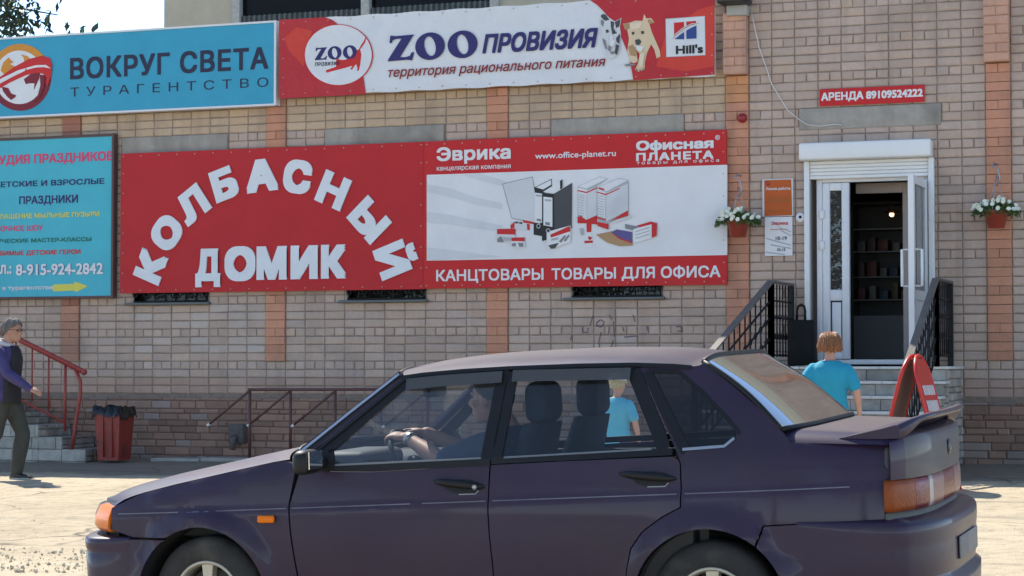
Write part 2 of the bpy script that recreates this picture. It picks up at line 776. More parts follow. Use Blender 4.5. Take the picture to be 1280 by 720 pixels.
M_ground = ground_material()

# ------------------------------------------------------------------ ground: one sheet to the horizon
xs = [-400, -120, -60, -40, -30, -26] + [-25 + .25 * i for i in range(133)] + [12, 20, 40, 120, 400]
ys = [-400, -120, -40, -10, 0, 3, 5] + [6 + .25 * i for i in range(36)] + [15 + .04 * i for i in range(38)] + [16.6 + .25 * i for i in range(26)] + [24, 28, 60, 400]
rows = []
for y in ys:
    row = []
    for x in xs:
        z = G(x, y)
        if -25 < x < 8 and 6 < y < 23:
            z += .018 * noise.noise(Vector((x * .8, y * .8, 0))) + .010 * noise.noise(Vector((x * 2.7, y * 2.7, 4)))
        if -16 < x < 4 and 8 < y < 20:
            edge = 15.85 + .22 * noise.noise(Vector((x * .7, 2, 0))) + .10 * noise.noise(Vector((x * 3.1, 5, 0)))
            z -= .028 * min(1, max(0, (edge - y) / .10)) * min(1, (y - 8) / 3)     # worn through top layer nearer the road
        row.append((x, y, z))
    rows.append(row)
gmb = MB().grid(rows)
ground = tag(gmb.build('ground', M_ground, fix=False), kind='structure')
for p in ground.data.polygons:
    pass
if ground.data.polygons[0].normal.z < 0: ground.data.flip_normals()

# broken asphalt edge: loose rubble near the road
rub = MB()
rnd = random.Random(3)
for i in range(1500):
    if i < 1250:
        y = 12.3 + 1.5 * rnd.random() ** 1.3
        s = .004 + .016 * rnd.random() ** 3
    else:
        y = 13.5 + 2.3 * rnd.random()
        s = .004 + .010 * rnd.random() ** 3
    x = -11.8 + 4.8 * rnd.random()
    z = G(x, y) - .028 + s * .3
    rot = Euler((rnd.random() * 6, rnd.random() * 6, rnd.random() * 6)).to_matrix()
    v = [Vector(p) + Vector((rnd.uniform(-.3, .3), rnd.uniform(-.3, .3), rnd.uniform(-.3, .3))) for p in
         [(1, 0, 0), (-1, 0, 0), (0, 1, 0), (0, -1, 0), (0, 0, .7), (0, 0, -.7)]]
    t = rnd.uniform(.42, .6)
    rub.add([rot @ q * s + Vector((x, y, z)) for q in v],
            [(0, 2, 4), (2, 1, 4), (1, 3, 4), (3, 0, 4), (2, 0, 5), (1, 2, 5), (3, 1, 5), (0, 3, 5)], 0, (t * 1.1, t * .93, t * .66))
M_gravel = mat('gravel', (.4, .35, .28), .9, attr='tint', var=.15, scale=40)
tag(rub.build('gravel', M_gravel), kind='stuff')

# ------------------------------------------------------------------ the brick shop building
shop = tag(empty('shop_building', (-9, WALL, -1.08)), 'single storey beige brick shop building hung with banners, orange painted pilasters', 'building')
COURSE, MOD, X0, Z0 = .0994, .2604, -8.843, .013
WIN = [(-13.53, -12.5), (-10.62, -9.62), (-7.79, -6.73)]
LINT = [(-13.72, -12.24), (-10.93, -9.39), (-8.05, -6.47), (-5.15, -3.59)]
DOOR = (-5.03, -3.70, -.3, 2.30)
PIL = [-22, -11, 0, 11, 22]
holes = [(a, b, .80, 2.60) for a, b in WIN] + [(a, b, 2.605, 2.845) for a, b in LINT] + [DOOR]
XL, XR = -22.0, 3.0


def top_at(x): return 4.12 if x < -6.2 else 4.75


def cut(a, b, z0, z1):
    out = [(a, b)]
    for h in holes:
        if min(z1, h[3]) - max(z0, h[2]) > .5 * (z1 - z0):
            nxt = []
            for p, q in out:
                if q <= h[0] or p >= h[1]:
                    nxt.append((p, q))
                else:
                    if h[0] - p > .03: nxt.append((p, h[0] - .004))
                    if q - h[1] > .03: nxt.append((h[1] + .004, q))
            out = nxt
    return out


def brick(mb, a, b, z0, z1, y, tint, j=.010, bev=.008, depth=.022, rng=random, jit=.002):
    """one brick: a slightly uneven front with worn edges"""
    a += j / 2; b -= j / 2; z0 += j / 2; z1 -= j / 2
    if b - a < .02: return
    y += rng.uniform(-.0035, .0035)
    e = [rng.uniform(-jit, jit) for _ in range(8)]
    o = [(a + e[0], y + depth, z0 + e[1]), (b + e[2], y + depth, z0 + e[3]), (b + e[4], y + depth, z1 + e[5]), (a + e[6], y + depth, z1 + e[7])]
    m = [(p[0], y + bev * .7, p[2]) for p in o]
    t = rng.uniform(-.0025, .0025)
    i = [(o[0][0] + bev, y + t, o[0][2] + bev), (o[1][0] - bev, y - t, o[1][2] + bev), (o[2][0] - bev, y - t, o[2][2] - bev), (o[3][0] + bev, y + t, o[3][2] - bev)]
    fs = []
    for k in range(4):
        q = (k + 1) % 4
        fs.append((k, q, 4 + q, 4 + k))
        fs.append((4 + k, 4 + q, 8 + q, 8 + k))
    fs.append((8, 9, 10, 11))
    mb.add(o + m + i, fs, 0, tint)


rb = random.Random(11)
# bricks with old whitewash, and the scrawled-on ones, at their places in the photo
worn = [W(*p) for p in [(230, 404), (178, 395), (200, 395), (250, 395), (272, 385), (300, 384), (325, 382), (300, 396), (320, 394), (248, 424), (247, 440),
                        (275, 440), (298, 427), (320, 427), (300, 440), (320, 440), (178, 436), (200, 425), (372, 395), (274, 397), (258, 404), (300, 408),
                        (745, 430), (733, 438), (770, 425)]]
scrawl = [W(*p) for p in [(745, 408), (770, 406), (795, 408), (820, 412), (770, 418), (800, 420), (745, 420)]]
walls = MB()
pils = {k: MB() for k in PIL}
for r in range(-5, 48):
    z0 = Z0 + (r - .5) * COURSE
    z1 = z0 + COURSE
    zc = (z0 + z1) / 2
    if z0 < -.43: continue
    for k in range(int((XL - X0) / MOD) - 1, int((XR - X0) / MOD) + 2):
        a = X0 + k * MOD
        if z1 > top_at(a) + .05 or a < XL or a + MOD > XR + .02: continue
        spans = [(a, a + MOD)] if r % 4 else [(a, a + MOD / 2), (a + MOD / 2, a + MOD)]
        for s0, s1 in spans:
            for p, q in cut(s0, s1, z0, z1):
                v = rb.gauss(0, .05)
                base = Vector((.465, .348, .278)) * (1 + v)
                base += Vector((.02, .004, -.008)) * rb.gauss(0, .45)
                if 2.85 < zc < 3.3 and a < -6.2: base = Vector((base.x * 1.05, base.y * 1.02, base.z * .86))      # yellower top courses
                if zc < -.12: base = Vector((base.x * .93, base.y * .84, base.z * .80))       # pinkish zone over the plinth
                mid = Vector(((p + q) / 2, zc))
                for w in worn:
                    if abs(mid.x - w[0]) < .13 and abs(zc - w[1]) < .05: base = base.lerp(Vector((.50, .45, .40)), rb.uniform(.2, .6))
                if k in PIL and z0 > .02:
                    f = rb.uniform(.88, 1.1)
                    oc = Vector((.52, .245, .15)) * f
                    if k == -22: oc = Vector((.36, .155, .105)) * f if zc > .8 else Vector((.45, .225, .145)) * f
                    if k == 11 and 2.9 < zc < 3.25: oc = Vector((.56, .26, .12)) * f
                    if k in (11, 22) and z0 > 3.22: continue
                    brick(pils[k], p, q, z0, z1, WALL - .022, tuple(oc), j=.005, bev=.005, depth=.045, rng=rb)
                else:
                    brick(walls, p, q, z0, z1, WALL, tuple(base), j=rb.uniform(.008, .014), bev=.010, rng=rb, jit=.0035)
wall_o = walls.build('brick_wall', M_brick, shop)

gf = MB()
for st_ in [[(500, 170), (480, 230)], [(520, 215), (545, 195), (570, 210), (550, 240), (525, 235), (520, 215)], [(600, 165), (612, 195)], [(745, 165), (757, 207)], [(625, 205), (630, 300)], [(435, 240), (435, 270), (465, 275), (470, 245)],
            [(550, 270), (535, 330), (540, 370)], [(600, 235), (595, 280)], [(680, 240), (690, 268)], [(370, 290), (360, 320)], [(690, 302), (770, 295)], [(625, 320), (610, 365)], [(1010, 240), (1040, 235), (1050, 265), (1015, 265)], [(830, 235), (832, 262)]]:
    q = [W(640 + x / 4.92, 360 + y / 4.92) for x, y in st_]
    for (xa, za), (xb, zb) in zip(q, q[1:]):
        d = Vector((xb - xa, zb - za)).normalized()
        nn = Vector((-d.y, d.x)) * .006
        gf.add([(xa + nn.x, WALL - .0065, za + nn.y), (xb + nn.x, WALL - .0065, zb + nn.y), (xb - nn.x, WALL - .0065, zb - nn.y), (xa - nn.x, WALL - .0065, za - nn.y)], [(0, 1, 2, 3)])
gf.build('graffiti', mat('faded_marker', (.13, .095, .11), .8, var=.4, scale=30), shop, fix=False)

# mortar sheet behind the bricks, with the openings left out
fr = [(XL, -1.4), (XR, -1.4), (XR, 4.75), (-6.2, 4.75), (-6.2, 4.12), (XL, 4.12)]
hs = [[(a, .80), (b, .80), (b, 2.60), (a, 2.60)] for a, b in WIN] + [[(DOOR[0], -.1), (DOOR[1], -.1), (DOOR[1], 2.28), (DOOR[0], 2.28)]]
v, f = fill(fr, hs)
MB().add([(x, WALL + .010, z) for x, z in v], f).build('mortar_bed', M_mortar, shop, fix=False)

for k in PIL:
    po = pils[k].build('pilaster', M_brick, shop)
    if k in (11, 22):
        cp = MB()
        x0 = X0 + k * MOD
        zt = 3.93 if k == 11 else 4.70
        z = 3.25
        i = 0
        while z < zt - .03:
            oc = Vector((.55, .31, .215)) * rb.uniform(.9, 1.1)
            if i % 2:
                brick(cp, x0 - .01, x0 + .125, z, z + .0994, WALL - .115, tuple(oc), j=.005, bev=.010, depth=.12, rng=rb)
                brick(cp, x0 + .125, x0 + .26, z, z + .0994, WALL - .115, tuple(oc * .97), j=.005, bev=.010, depth=.12, rng=rb)
            else:
                brick(cp, x0 - .01, x0 + .26, z, z + .0994, WALL - .115, tuple(oc), j=.005, bev=.012, depth=.12, rng=rb)
            z += .0994
            i += 1
        cp.box(x0 - .005, x0 + .255, WALL - .10, WALL + .005, 3.255, z - .004, 0, (.45, .24, .16))
        cp.build('capital', M_brick, po)

# plinth of irregular rough stone
pl = MB()
z = -1.42
rows_h = []
while z < -.385:
    h = rb.choice([.055, .07, .085, .1])
    rows_h.append((z, min(z + h, -.385)))
    z += h
for z0, z1 in rows_h:
    x = XL + rb.random() * .2
    while x < XR:
        w = min(rb.uniform(.12, .36), XR - x)
        f = rb.uniform(.75, 1.2)
        tc = Vector((.285, .168, .118)) * f
        if rb.random() < .12: tc = Vector((.29, .215, .18)) * f
        brick(pl, x, x + w, z0, z1, WALL - .03, tuple(tc), j=rb.uniform(.004, .012), bev=.012, depth=.04, rng=rb)
        x += w
pl.box(XL, XR, WALL - .012, WALL + .006, -1.42, -.386, 0, (.15, .11, .09))
pl.build('plinth', M_brick, shop)

for a, b in LINT:
    MB().bbox(a, b, WALL - .012, WALL + .1, 2.605, 2.845, .012).build('lintel', M_conc, shop)

M_shut = mat('lead_grey_sill', (.11, .12, .115), .6, var=.1)
for a, b in WIN:
    wn_ = MB().box(a, b, WALL + .13, WALL + .15, .80, 2.60).build('window', M_winglass, shop)
    MB().bbox(a - .1, b + .04, WALL - .075, WALL + .13, .755, .785, .006).build('sill', M_shut, wn_)
    g = MB()
    yg = WALL - .015
    for zz in (.80, 1.5, 2.3): g.tube([(a, yg, zz), (b, yg, zz)], .011, 6)
    nb = 7
    for i in range(nb + 1):
        xx = a + .015 + (b - a - .03) * i / nb
        g.tube([(xx, yg, .80), (xx, yg, 2.6)], .008, 5)
    for i in range(5):
        xx = a + (b - a) * (i + .5) / 5
        for s in (-1, 1):
            pts = []
            for t in range(15):
                an = t / 14 * 2.2 * math.pi
                rr = .062 * (1 - t / 19)
                pts.append((xx + s * (.068 - rr * math.cos(an) * .9), yg - .012, .885 + rr * math.sin(an)))
            g.tube(pts, .0085, 5)
    g.build('grille', M_black, wn_)
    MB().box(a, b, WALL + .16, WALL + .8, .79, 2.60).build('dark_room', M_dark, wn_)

# roof, parapet, back and flank walls of the building
st = MB()
st.box(XL, -6.2, WALL + .012, 40, 4.02, 4.10)
st.box(-6.2, XR, WALL + .012, 40, 4.62, 4.73)
st.box(XL, XL + .2, WALL + .012, 40, -1.4, 4.02)
st.box(XR - .2, XR, WALL + .012, 40, -1.4, 4.62)
st.box(XL, XR, 39.8, 40, -1.4, 4.0)
st.build('roof', M_roof, shop)

# ------------------------------------------------------------------ doorway
# shop inside: a dim room seen through the open door
room = MB()
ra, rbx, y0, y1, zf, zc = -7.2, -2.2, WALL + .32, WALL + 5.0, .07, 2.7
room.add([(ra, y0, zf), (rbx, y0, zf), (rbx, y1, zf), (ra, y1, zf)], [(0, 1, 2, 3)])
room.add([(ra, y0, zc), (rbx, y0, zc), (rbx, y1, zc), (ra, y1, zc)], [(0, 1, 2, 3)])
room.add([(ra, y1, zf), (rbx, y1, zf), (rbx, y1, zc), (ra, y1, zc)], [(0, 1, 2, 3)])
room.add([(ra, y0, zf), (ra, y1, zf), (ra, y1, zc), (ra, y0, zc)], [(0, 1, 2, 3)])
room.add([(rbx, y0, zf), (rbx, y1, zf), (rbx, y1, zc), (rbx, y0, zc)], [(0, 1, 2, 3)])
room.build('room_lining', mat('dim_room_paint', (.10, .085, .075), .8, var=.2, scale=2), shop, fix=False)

rev = MB()
M_rev = mat('reveal_plaster', (.48, .41, .37), .8, var=.05)
rev.box(-3.70, -3.6, WALL + .03, WALL + .42, -.08, 2.28)
rev.box(-5.13, -5.03, WALL + .03, WALL + .42, -.08, 2.28)
rev.box(-5.03, -3.70, WALL + .03, WALL + .42, 2.06, 2.28)
rev.build('door_reveal', M_rev, shop)

vp = MB()
vp.box(-4.10, -3.71, WALL + .50, WALL + .56, .072, 2.04)
vp.box(-4.62, -4.102, WALL + .50, WALL + .56, 1.93, 2.04)
vp.build('vestibule_wall', M_rev, shop)
dfm = MB()
dy0, dy1 = WALL + .02, WALL + .09
dfm.bbox(-4.965, -4.90, dy0, dy1, .06, 2.10, .008)
dfm.bbox(-3.775, -3.705, dy0, dy1, .06, 2.10, .008)
dfm.bbox(-4.90, -3.775, dy0 + .002, dy1 - .002, 2.02, 2.10, .008)
dfm.bbox(-4.90, -3.775, dy0 + .002, dy1 + .1, .02, .075, .008)
door_frame = dfm.build('door_frame', M_white, shop)
for zz in (1.62, 1.28):
    h = MB().bbox(-4.93, -4.87, dy0 - .03, dy0 + .005, zz, zz + .10, .01)
    h.build('hinge', M_white, door_frame)
# fixed leaf with a narrow pane
lf = MB()
la, lb_ = -4.897, -4.60
lf.bbox(la, -4.815, dy0 - .012, dy1 - .015, .08, 2.016, .010)
lf.bbox(-4.685, lb_, dy0 - .012, dy1 - .015, .08, 2.016, .010)
lf.bbox(-4.815, -4.685, dy0 - .010, dy1 - .017, 1.93, 2.014, .006)
lf.bbox(-4.815, -4.685, dy0 - .010, dy1 - .017, .72, .84, .006)
lf.bbox(-4.815, -4.685, dy0 - .010, dy1 - .017, .08, .17, .006)
lf.bbox(-4.80, -4.70, dy0 + .012, dy1 - .02, .185, .705, .004)
leaf = lf.build('door_leaf', M_white, shop)
MB().box(-4.813, -4.687, dy0 + .02, dy0 + .03, .842, 1.928).build('pane', M_doorglass, leaf)
# open leaf, swung out towards the street
ol = MB()
hx, hy, lw = -3.765, WALL - .01, .84
ang = R(91)


def leaf_pt(u, t, z):
    dx, dyy = math.cos(ang), -math.sin(ang)
    return (hx + dx * u - dyy * t * -1 * 0 + (-dyy) * t, hy + dyy * u + dx * t, z)


def leaf_box(mb, u0, u1, t0, t1, z0, z1):
    v = [leaf_pt(u, t, z) for z in (z0, z1) for t in (t0, t1) for u in (u0, u1)]
    mb.add(v, [(0, 2, 3, 1), (4, 5, 7, 6), (0, 1, 5, 4), (2, 6, 7, 3), (0, 4, 6, 2), (1, 3, 7, 5)])


leaf_box(ol, 0, .085, -.03, .03, .09, 2.0)
leaf_box(ol, lw - .085, lw, -.03, .03, .09, 2.0)
leaf_box(ol, .085, lw - .085, -.028, .028, 1.915, 1.998)
leaf_box(ol, .085, lw - .085, -.028, .028, .70, .80)
leaf_box(ol, .085, lw - .085, -.028, .028, .092, .17)
leaf_box(ol, .10, lw - .10, -.012, .012, .171, .699)
oleaf = ol.build('door_leaf', M_white, shop)
og = MB()
leaf_box(og, .086, lw - .086, -.006, .006, .801, 1.914)
og.build('pane', M_doorglass, oleaf)
for s in (-1, 1):
    hd = MB()
    u = lw - .045
    hd.tube([leaf_pt(u, s * .03, .84), leaf_pt(u, s * .105, .84), leaf_pt(u, s * .105, 1.22), leaf_pt(u, s * .03, 1.22)], .016, 8)
    hd.build('handle', M_white, oleaf)

# roller shutter: box, guides, part lowered slats
sb = MB()
sb.bbox(-5.115, -3.675, WALL - .20, WALL - .001, 2.255, 2.445, .025, seg=3)
shutter = sb.build('roller_shutter_box', M_whitemetal, shop)
for a, b in ((-5.085, -5.025), (-3.725, -3.665)):
    MB().bbox(a, b, WALL - .07, WALL - .001, -.0, 2.253, .006).build('guide_rail', M_whitemetal, shutter)
cu = MB()
for i in range(5):
    z = 2.055 + i * .04
    cu.bbox(-5.024, -3.726, WALL - .05, WALL - .032, z, z + .038, .008)
cu.build('slat_curtain', M_whitemetal, shutter)

# things in the shop: a glazed cabinet with goods, a lit lamp
cab = tag(empty('display_cabinet', (-4.35, WALL + 2.0, .07)), 'dark glazed display cabinet with shelves inside the open shop door', 'cabinet')
cb = MB()
ca, cbx, cy = -4.98, -4.20, WALL + 2.0
for xx in (ca, cbx - .03): cb.box(xx, xx + .03, cy, cy + .4, .07, 1.95)
cb.box(ca, cbx, cy + .37, cy + .4, .07, 1.95)
cb.box(ca, cbx, cy, cy + .37, 1.92, 1.95)
cb.build('cabinet_frame', mat('cabinet_black', (.03, .028, .027), .4), cab)
MB().box(ca + .03, cbx - .03, cy + .005, cy + .36, .07, .60).build('base_panel', mat('cabinet_grey', (.22, .22, .215), .5), cab)
for z in (.78, 1.05, 1.35, 1.62):
    MB().box(ca + .03, cbx - .03, cy + .02, cy + .36, z, z + .015).build('shelf', mat('shelf_glass_grey', (.18, .2, .2), .2), cab)
goods_col = [(.12, .03, .025), (.16, .15, .13), (.03, .06, .09), (.14, .10, .045), (.10, .11, .10), (.07, .04, .03)]
gi = 0
for z in (.795, 1.065, 1.365):
    x = ca + .07
    while x < cbx - .14:
        w = rb.uniform(.07, .13)
        h = rb.uniform(.1, .2)
        m = mat('packet_paper_%d' % (gi % 6), goods_col[gi % 6], .5)
        o = MB().bbox(x, x + w, cy + .06, cy + .25, z, z + h, .006).build('packet', m, origin=(x + w / 2, cy + .15, z))
        lab = {0: 'red packet', 1: 'cream packet', 2: 'blue packet', 3: 'ochre packet', 4: 'grey packet', 5: 'brown packet'}[gi % 6]
        row = {.795: 'lowest', 1.065: 'middle', 1.365: 'upper'}[z]
        pos = ['at its left end', 'second from the left', 'in the middle', 'fourth from the left', 'near its right end', 'at its right end', 'last'][min(int((x - ca) / .13), 6)]
        tag(o, 'dim %s on the %s shelf of the shop cabinet, %s' % (lab, row, pos), 'packet', 'packets on the cabinet shelves')
        x += w + rb.uniform(.02, .06)
        gi += 1
lamp = tag(empty('shop_lamp', (-4.42, WALL + 1.6, 1.9)), 'small warm lit lamp hanging in the dark shop interior', 'lamp')
MB().tube([(-4.42, WALL + 1.6, 1.83), (-4.42, WALL + 1.6, 2.7)], .006, 6).build('cord', M_black, lamp)
MB().lathe([(.02, .06), (.09, .0), (.085, -.005), (.015, .05)], (-4.42, WALL + 1.6, 1.78), seg=16).build('lamp_shade', mat('lamp_shade_brass', (.3, .16, .06), .35, metal=.6), lamp)
MB().ball((-4.42, WALL + 1.6, 1.765), .026).build('bulb', mat('lit_bulb', (1, .62, .28), .5, emit=2.5), lamp)

# ------------------------------------------------------------------ tall residential block standing well behind the shop
YB = 48.0
bl, br = W(205, 30, YB)[0], 14.0
lgl, lgr = W(294, 20, YB)[0], W(622, 5, YB)[0]
zb_top, zb_bot = W(400, 14, YB)[1], W(400, 36, YB)[1]            # top and foot of the balcony panels that show above the shop roof
blk = tag(empty('apartment_block', ((bl + br) / 2, YB, -1.3)), 'tall beige apartment block with dark glazed loggias, rising behind the shop roof', 'building')
STOREY = 2.8
zs = [zb_bot - 3 * STOREY + STOREY * i for i in range(9)]
wl_ = MB()
ztop = zs[-1] + STOREY
wl_.box(bl, lgl, YB, YB + 12, -1.4, ztop)
wl_.box(lgr, br, YB + .004, YB + 11.99, -1.4, ztop)
wl_.box(lgl, lgr, YB + 1.5, YB + 11.9, -1.4, ztop)
wl_.build('wall', M_beige, blk)
MB().box(bl - .3, br + .3, YB - .3, YB + 12.3, ztop + .003, ztop + .3).build('roof', M_roof, blk)
M_corr = mat('corrugated_grey', (.10, .105, .098), .7, var=.3, scale=5)
M_post = mat('peeling_white_paint', (.42, .40, .36), .8, var=.2, scale=10)
M_lglass = glass_mat('loggia_glass', (.12, .14, .14), .02, refl=.18)
h = zb_top - zb_bot
n = 200
mid = W(458, 10, YB)[0]
for z0 in zs:
    MB().box(lgl, lgr, YB - .05, YB + 1.498, z0 - .16, z0 - .002).build('floor_slab', M_conc, blk)
    ra_, rb_ = [], []
    for i in range(n + 1):
        x = lgl + (lgr - lgl) * i / n
        yy = YB + (.05 if i % 4 in (1, 2) else -.03)
        ra_.append((x, yy, z0))
        rb_.append((x, yy, z0 + h))
    lo_ = MB().grid([ra_, rb_], smooth=False).build('balcony_panel', M_corr, blk)
    MB().box(lgl, lgr, YB + .12, YB + .15, z0 + h, z0 + STOREY - .17).build('glazing', M_lglass, lo_)
    for x in (lgl + .06, mid, lgr - .06):
        MB().bbox(x - .11, x + .11, YB - .10, YB + .10, z0 + .002, z0 + STOREY - .165, .01).build('post', M_post, lo_)

# ------------------------------------------------------------------ entrance stairs
stairs = tag(empty('entrance_stairs', (-4.5, 21, -1.08)), 'grey stone steps with pale treads leading to the open shop door', 'stairs')
SX0, SX1 = -5.75, -3.375


def clad(mb, x0, x1, y, z0, z1, rng, hx=(.25, .5), rough=.004):
    x = x0
    while x < x1 - .01:
        w = min(rng.uniform(*hx), x1 - x)
        t = rng.uniform(.8, 1.15)
        brick(mb, x, x + w, z0, z1, y, (.37 * t, .345 * t, .295 * t), j=.006, bev=.006, depth=.03, rng=rng)
        x += w


def clad_side(mb, x, y0, y1, z0, z1, rng):
    sub = MB()
    zz = z0
    while zz < z1 - .01:
        h = min(rng.uniform(.05, .1), z1 - zz)
        y = y0
        while y < y1 - .01:
            w = min(rng.uniform(.08, .25), y1 - y)
            t = rng.uniform(.75, 1.2)
            brick(sub, y, y + w, zz, zz + h, 0, (.37 * t, .325 * t, .275 * t), j=.008, bev=.012, depth=.03, rng=rng)
            y += w
        zz += h
    b = len(mb.v)
    mb.v += [(x - q[1], q[0], q[2]) for q in sub.v]
    mb.f += [tuple(b + i for i in f) for f in sub.f]
    mb.mi += sub.mi
    mb.c += sub.c
    mb.sm += sub.sm


for i in range(8):
    zt = -.15 * i
    yf = 22.0 - .3 * i
    yb2 = WALL - .035 if i == 0 else yf + .3
    s = MB()
    zb = max(zt - .15, -1.35) if i < 7 else -1.35
    s.box(SX0 + .03, SX1 - .03, yf + .03, yb2 - .002, -1.4, zt - .031, 0, (.2, .19, .17))
    clad(s, SX0 + .01, SX1 - .01, yf, zb, zt - .03, rb)
    clad_side(s, SX1, yf + .004, yb2 - .004, -1.36, zt - .03, rb)
    so = s.build('step', M_stone, stairs)
    t = MB()
    x = SX0 - .015
    while x < SX1:
        w = min(rb.uniform(.35, .5), SX1 + .015 - x)
        t.bbox(x + .002, x + w - .002, yf - .025, yb2 - .001, zt - .03, zt + rb.uniform(-.002, .002), .006)
        x += w
        if SX1 + .015 - x < .05: break
    t.build('tread', M_tread, so)

# iron railings of the entrance
def stair_railing(xt, xb, label):
    """platform bay from the wall to y=22, then a raking bay down the steps"""
    o = tag(empty('stair_railing', (xt, 22, 0)), label, 'railing', 'iron railings of the entrance stairs')
    wall_pt = Vector((xt, WALL - .06, 0))
    crn = Vector((xt, 21.98, 0))
    low = Vector((xb, 20.1, -.95))
    for name, p, q in (('handrail', wall_pt, crn), ('handrail', crn, low)):
        m = MB()
        d = (q - p).normalized()
        s = Vector((1, 0, 0)) * .035
        up = Vector((0, 0, .012))
        a, b = p + Vector((0, 0, .9)), q + Vector((0, 0, .9))
        v = [c + k for c in (a, b) for k in (s + up, s - up, -s - up, -s + up)]
        m.add(v, [(0, 1, 2, 3), (7, 6, 5, 4), (0, 4, 5, 1), (1, 5, 6, 2), (2, 6, 7, 3), (3, 7, 4, 0)])
        m.build(name, mat('worn_handrail', (.11, .10, .09), .45, var=.2), o)
    for p, q, nb in ((wall_pt, crn, 7), (crn, low, 14)):
        m = MB()
        for hgt in (.12, .30, .52, .70):
            m.tube([p + Vector((0, 0, hgt)), q + Vector((0, 0, hgt))], .012, 6)
        m.build('crossbar', M_black, o)
        for i in range(nb + 1):
            t = i / nb
            c = p.lerp(q, t)
            m = MB()
            if i in (0, nb):
                m.box(c.x - .028, c.x + .028, c.y - .028, c.y + .028, c.z + .0, c.z + .885)
                m.build('post', M_black, o)
            else:
                m.tube([c + Vector((0, 0, .1)), c + Vector((0, 0, .88))], .009, 6)
                for z, s in ((.41, 1), (.41, -1)):
                    pts = []
                    for k in range(11):
                        an = k / 10 * 1.7 * math.pi
                        rr = .052 * (1 - k / 16)
                        off = (q - p).normalized() * (rr * math.cos(an) * s)
                        pts.append(c + off + Vector((0, 0, z + s * .1 + rr * math.sin(an))))
                    m.tube(pts, .008, 5)
                m.build('baluster', M_black, o)
    return o


stair_railing(-5.235, -5.55, 'black wrought iron railing beside the black bin on the entrance stairs')
stair_railing(-3.50, -3.50, 'black wrought iron railing behind the red board by the open door leaf')

# ------------------------------------------------------------------ side stairs at the left with a red handrail
ss = tag(empty('side_stairs', (-14.6, 22.3, -1.13)), 'grey stone block steps beside the walking man, under the red handrail', 'stairs')
for i in range(7):
    x1 = -13.72 - .33 * i
    zt = -1.0 + .145 * i
    x0 = x1 - .33 if i < 6 else -18.0
    s = MB()
    yf = 22.2
    s.box(x0, x1 - .03, yf + .03, WALL - .04, -1.4, zt - .002, 0, (.26, .25, .22))
    clad(s, x0, x1, yf, zt - .15, zt, rb, (.2, .4))
    z = zt - .15
    while z > -1.3:
        clad(s, x0, x1, yf + .002, z - .14, z - .002, rb, (.2, .4))
        z -= .145
    clad_side(s, x1, yf, WALL - .05, zt - .15, zt, rb)
    s.build('step', M_stone, ss)
hr = tag(empty('red_handrail', (-13.6, 21.8, -1.1)), 'faded red metal handrail with thin balusters on the side stairs', 'railing')
yr = 22.22
A0, A1 = W(25, 425, yr), W(105, 465, yr)
P1 = Vector((A1[0], yr, A1[1]))
P0 = P1 + (Vector((A0[0], yr, A0[1])) - P1) * 3.0
m = MB().tube([P0, P1], .034, 8)
m.ball(P1, .04)
m.build('top_rail', M_redrail, hr)
MB().tube([P1 + Vector((-.12, 0, .03)), P1 + Vector((-.05, 0, -.11)), P1 + Vector((-.045, 0, -.24)), P1 + Vector((-.13, 0, -.74)), P1 + Vector((-.16, 0, -.94))], .022, 7).build('end_post', M_redrail, hr)
low0, low1 = P0 + Vector((0, 0, -.72)), P1 + Vector((-.25, 0, -.62))
MB().tube([low0, low1], .014, 6).build('bottom_rail', M_redrail, hr)
for i in range(14):
    x = P1.x - .26 - .235 * i
    t = (x - P1.x) / (P0.x - P1.x)
    zt = P1.z + (P0.z - P1.z) * t
    MB().tube([(x, yr, zt), (x, yr, zt - .68 - (.15 if i == 0 else 0))], .011 if i else .017, 6).build('baluster', M_redrail, hr)

# brown pipe rail with slanting struts in front of the plinth
pr = tag(empty('pipe_rail', (-10.8, 22.3, -1.1)), 'thin brown pipe rail with slanting struts along the plinth', 'railing')
yp = 22.3
MB().tube([(-11.58, yp, -.272), (-8.6, yp, -.255)], .018, 7).build('top_rail', M_brown, pr)
for x in (-11.56, -11.03, -10.456, -9.88, -9.3):
    MB().tube([(x, yp, -1.13), (x, yp, -.275)], .018, 7).build('post', M_brown, pr)
    b = MB().tube([(x, yp, -.285), (x - .545, yp, -.69)], .014, 7)
    so = b.build('strut', M_brown, pr)
    MB().tube([(x - .53, yp, -.679), (x - .56, yp, -.701)], .018, 7).build('cap', mat('bare_metal_end', (.75, .72, .68), .4), so)
M_box = mat('rusty_outlet', (.10, .085, .075), .8, var=.3, scale=20)
ob = MB().bbox(-12.13, -11.93, WALL - .16, WALL - .035, -.93, -.70, .012)
ob.tube([(-12.03, WALL - .16, -.86), (-12.03, WALL - .22, -.88), (-12.03, WALL - .24, -1.0)], .04, 8)
tag(ob.build('drain_outlet', M_box, origin=(-12.03, WALL - .1, -.9)), 'small dark drain outlet low on the plinth under the pipe rail', 'drain')
kb = MB()
x = -13.0
while x < -8.4:
    w = rb.uniform(.5, .9)
    kb.bbox(x, x + w - .02, WALL - .5, WALL - .12 + rb.uniform(-.05, .03), G(x, 22.7) - .05, G(x, 22.7) + rb.uniform(.02, .045), .012)
    x += w
tag(kb.build('pavement_edge', M_conc), kind='structure')
# ------------------------------------------------------------------ signs and banners
def ink(name, c, rough=.5, **k): return mat(name, c, rough, var=.05, scale=3, spec=.22, **k)


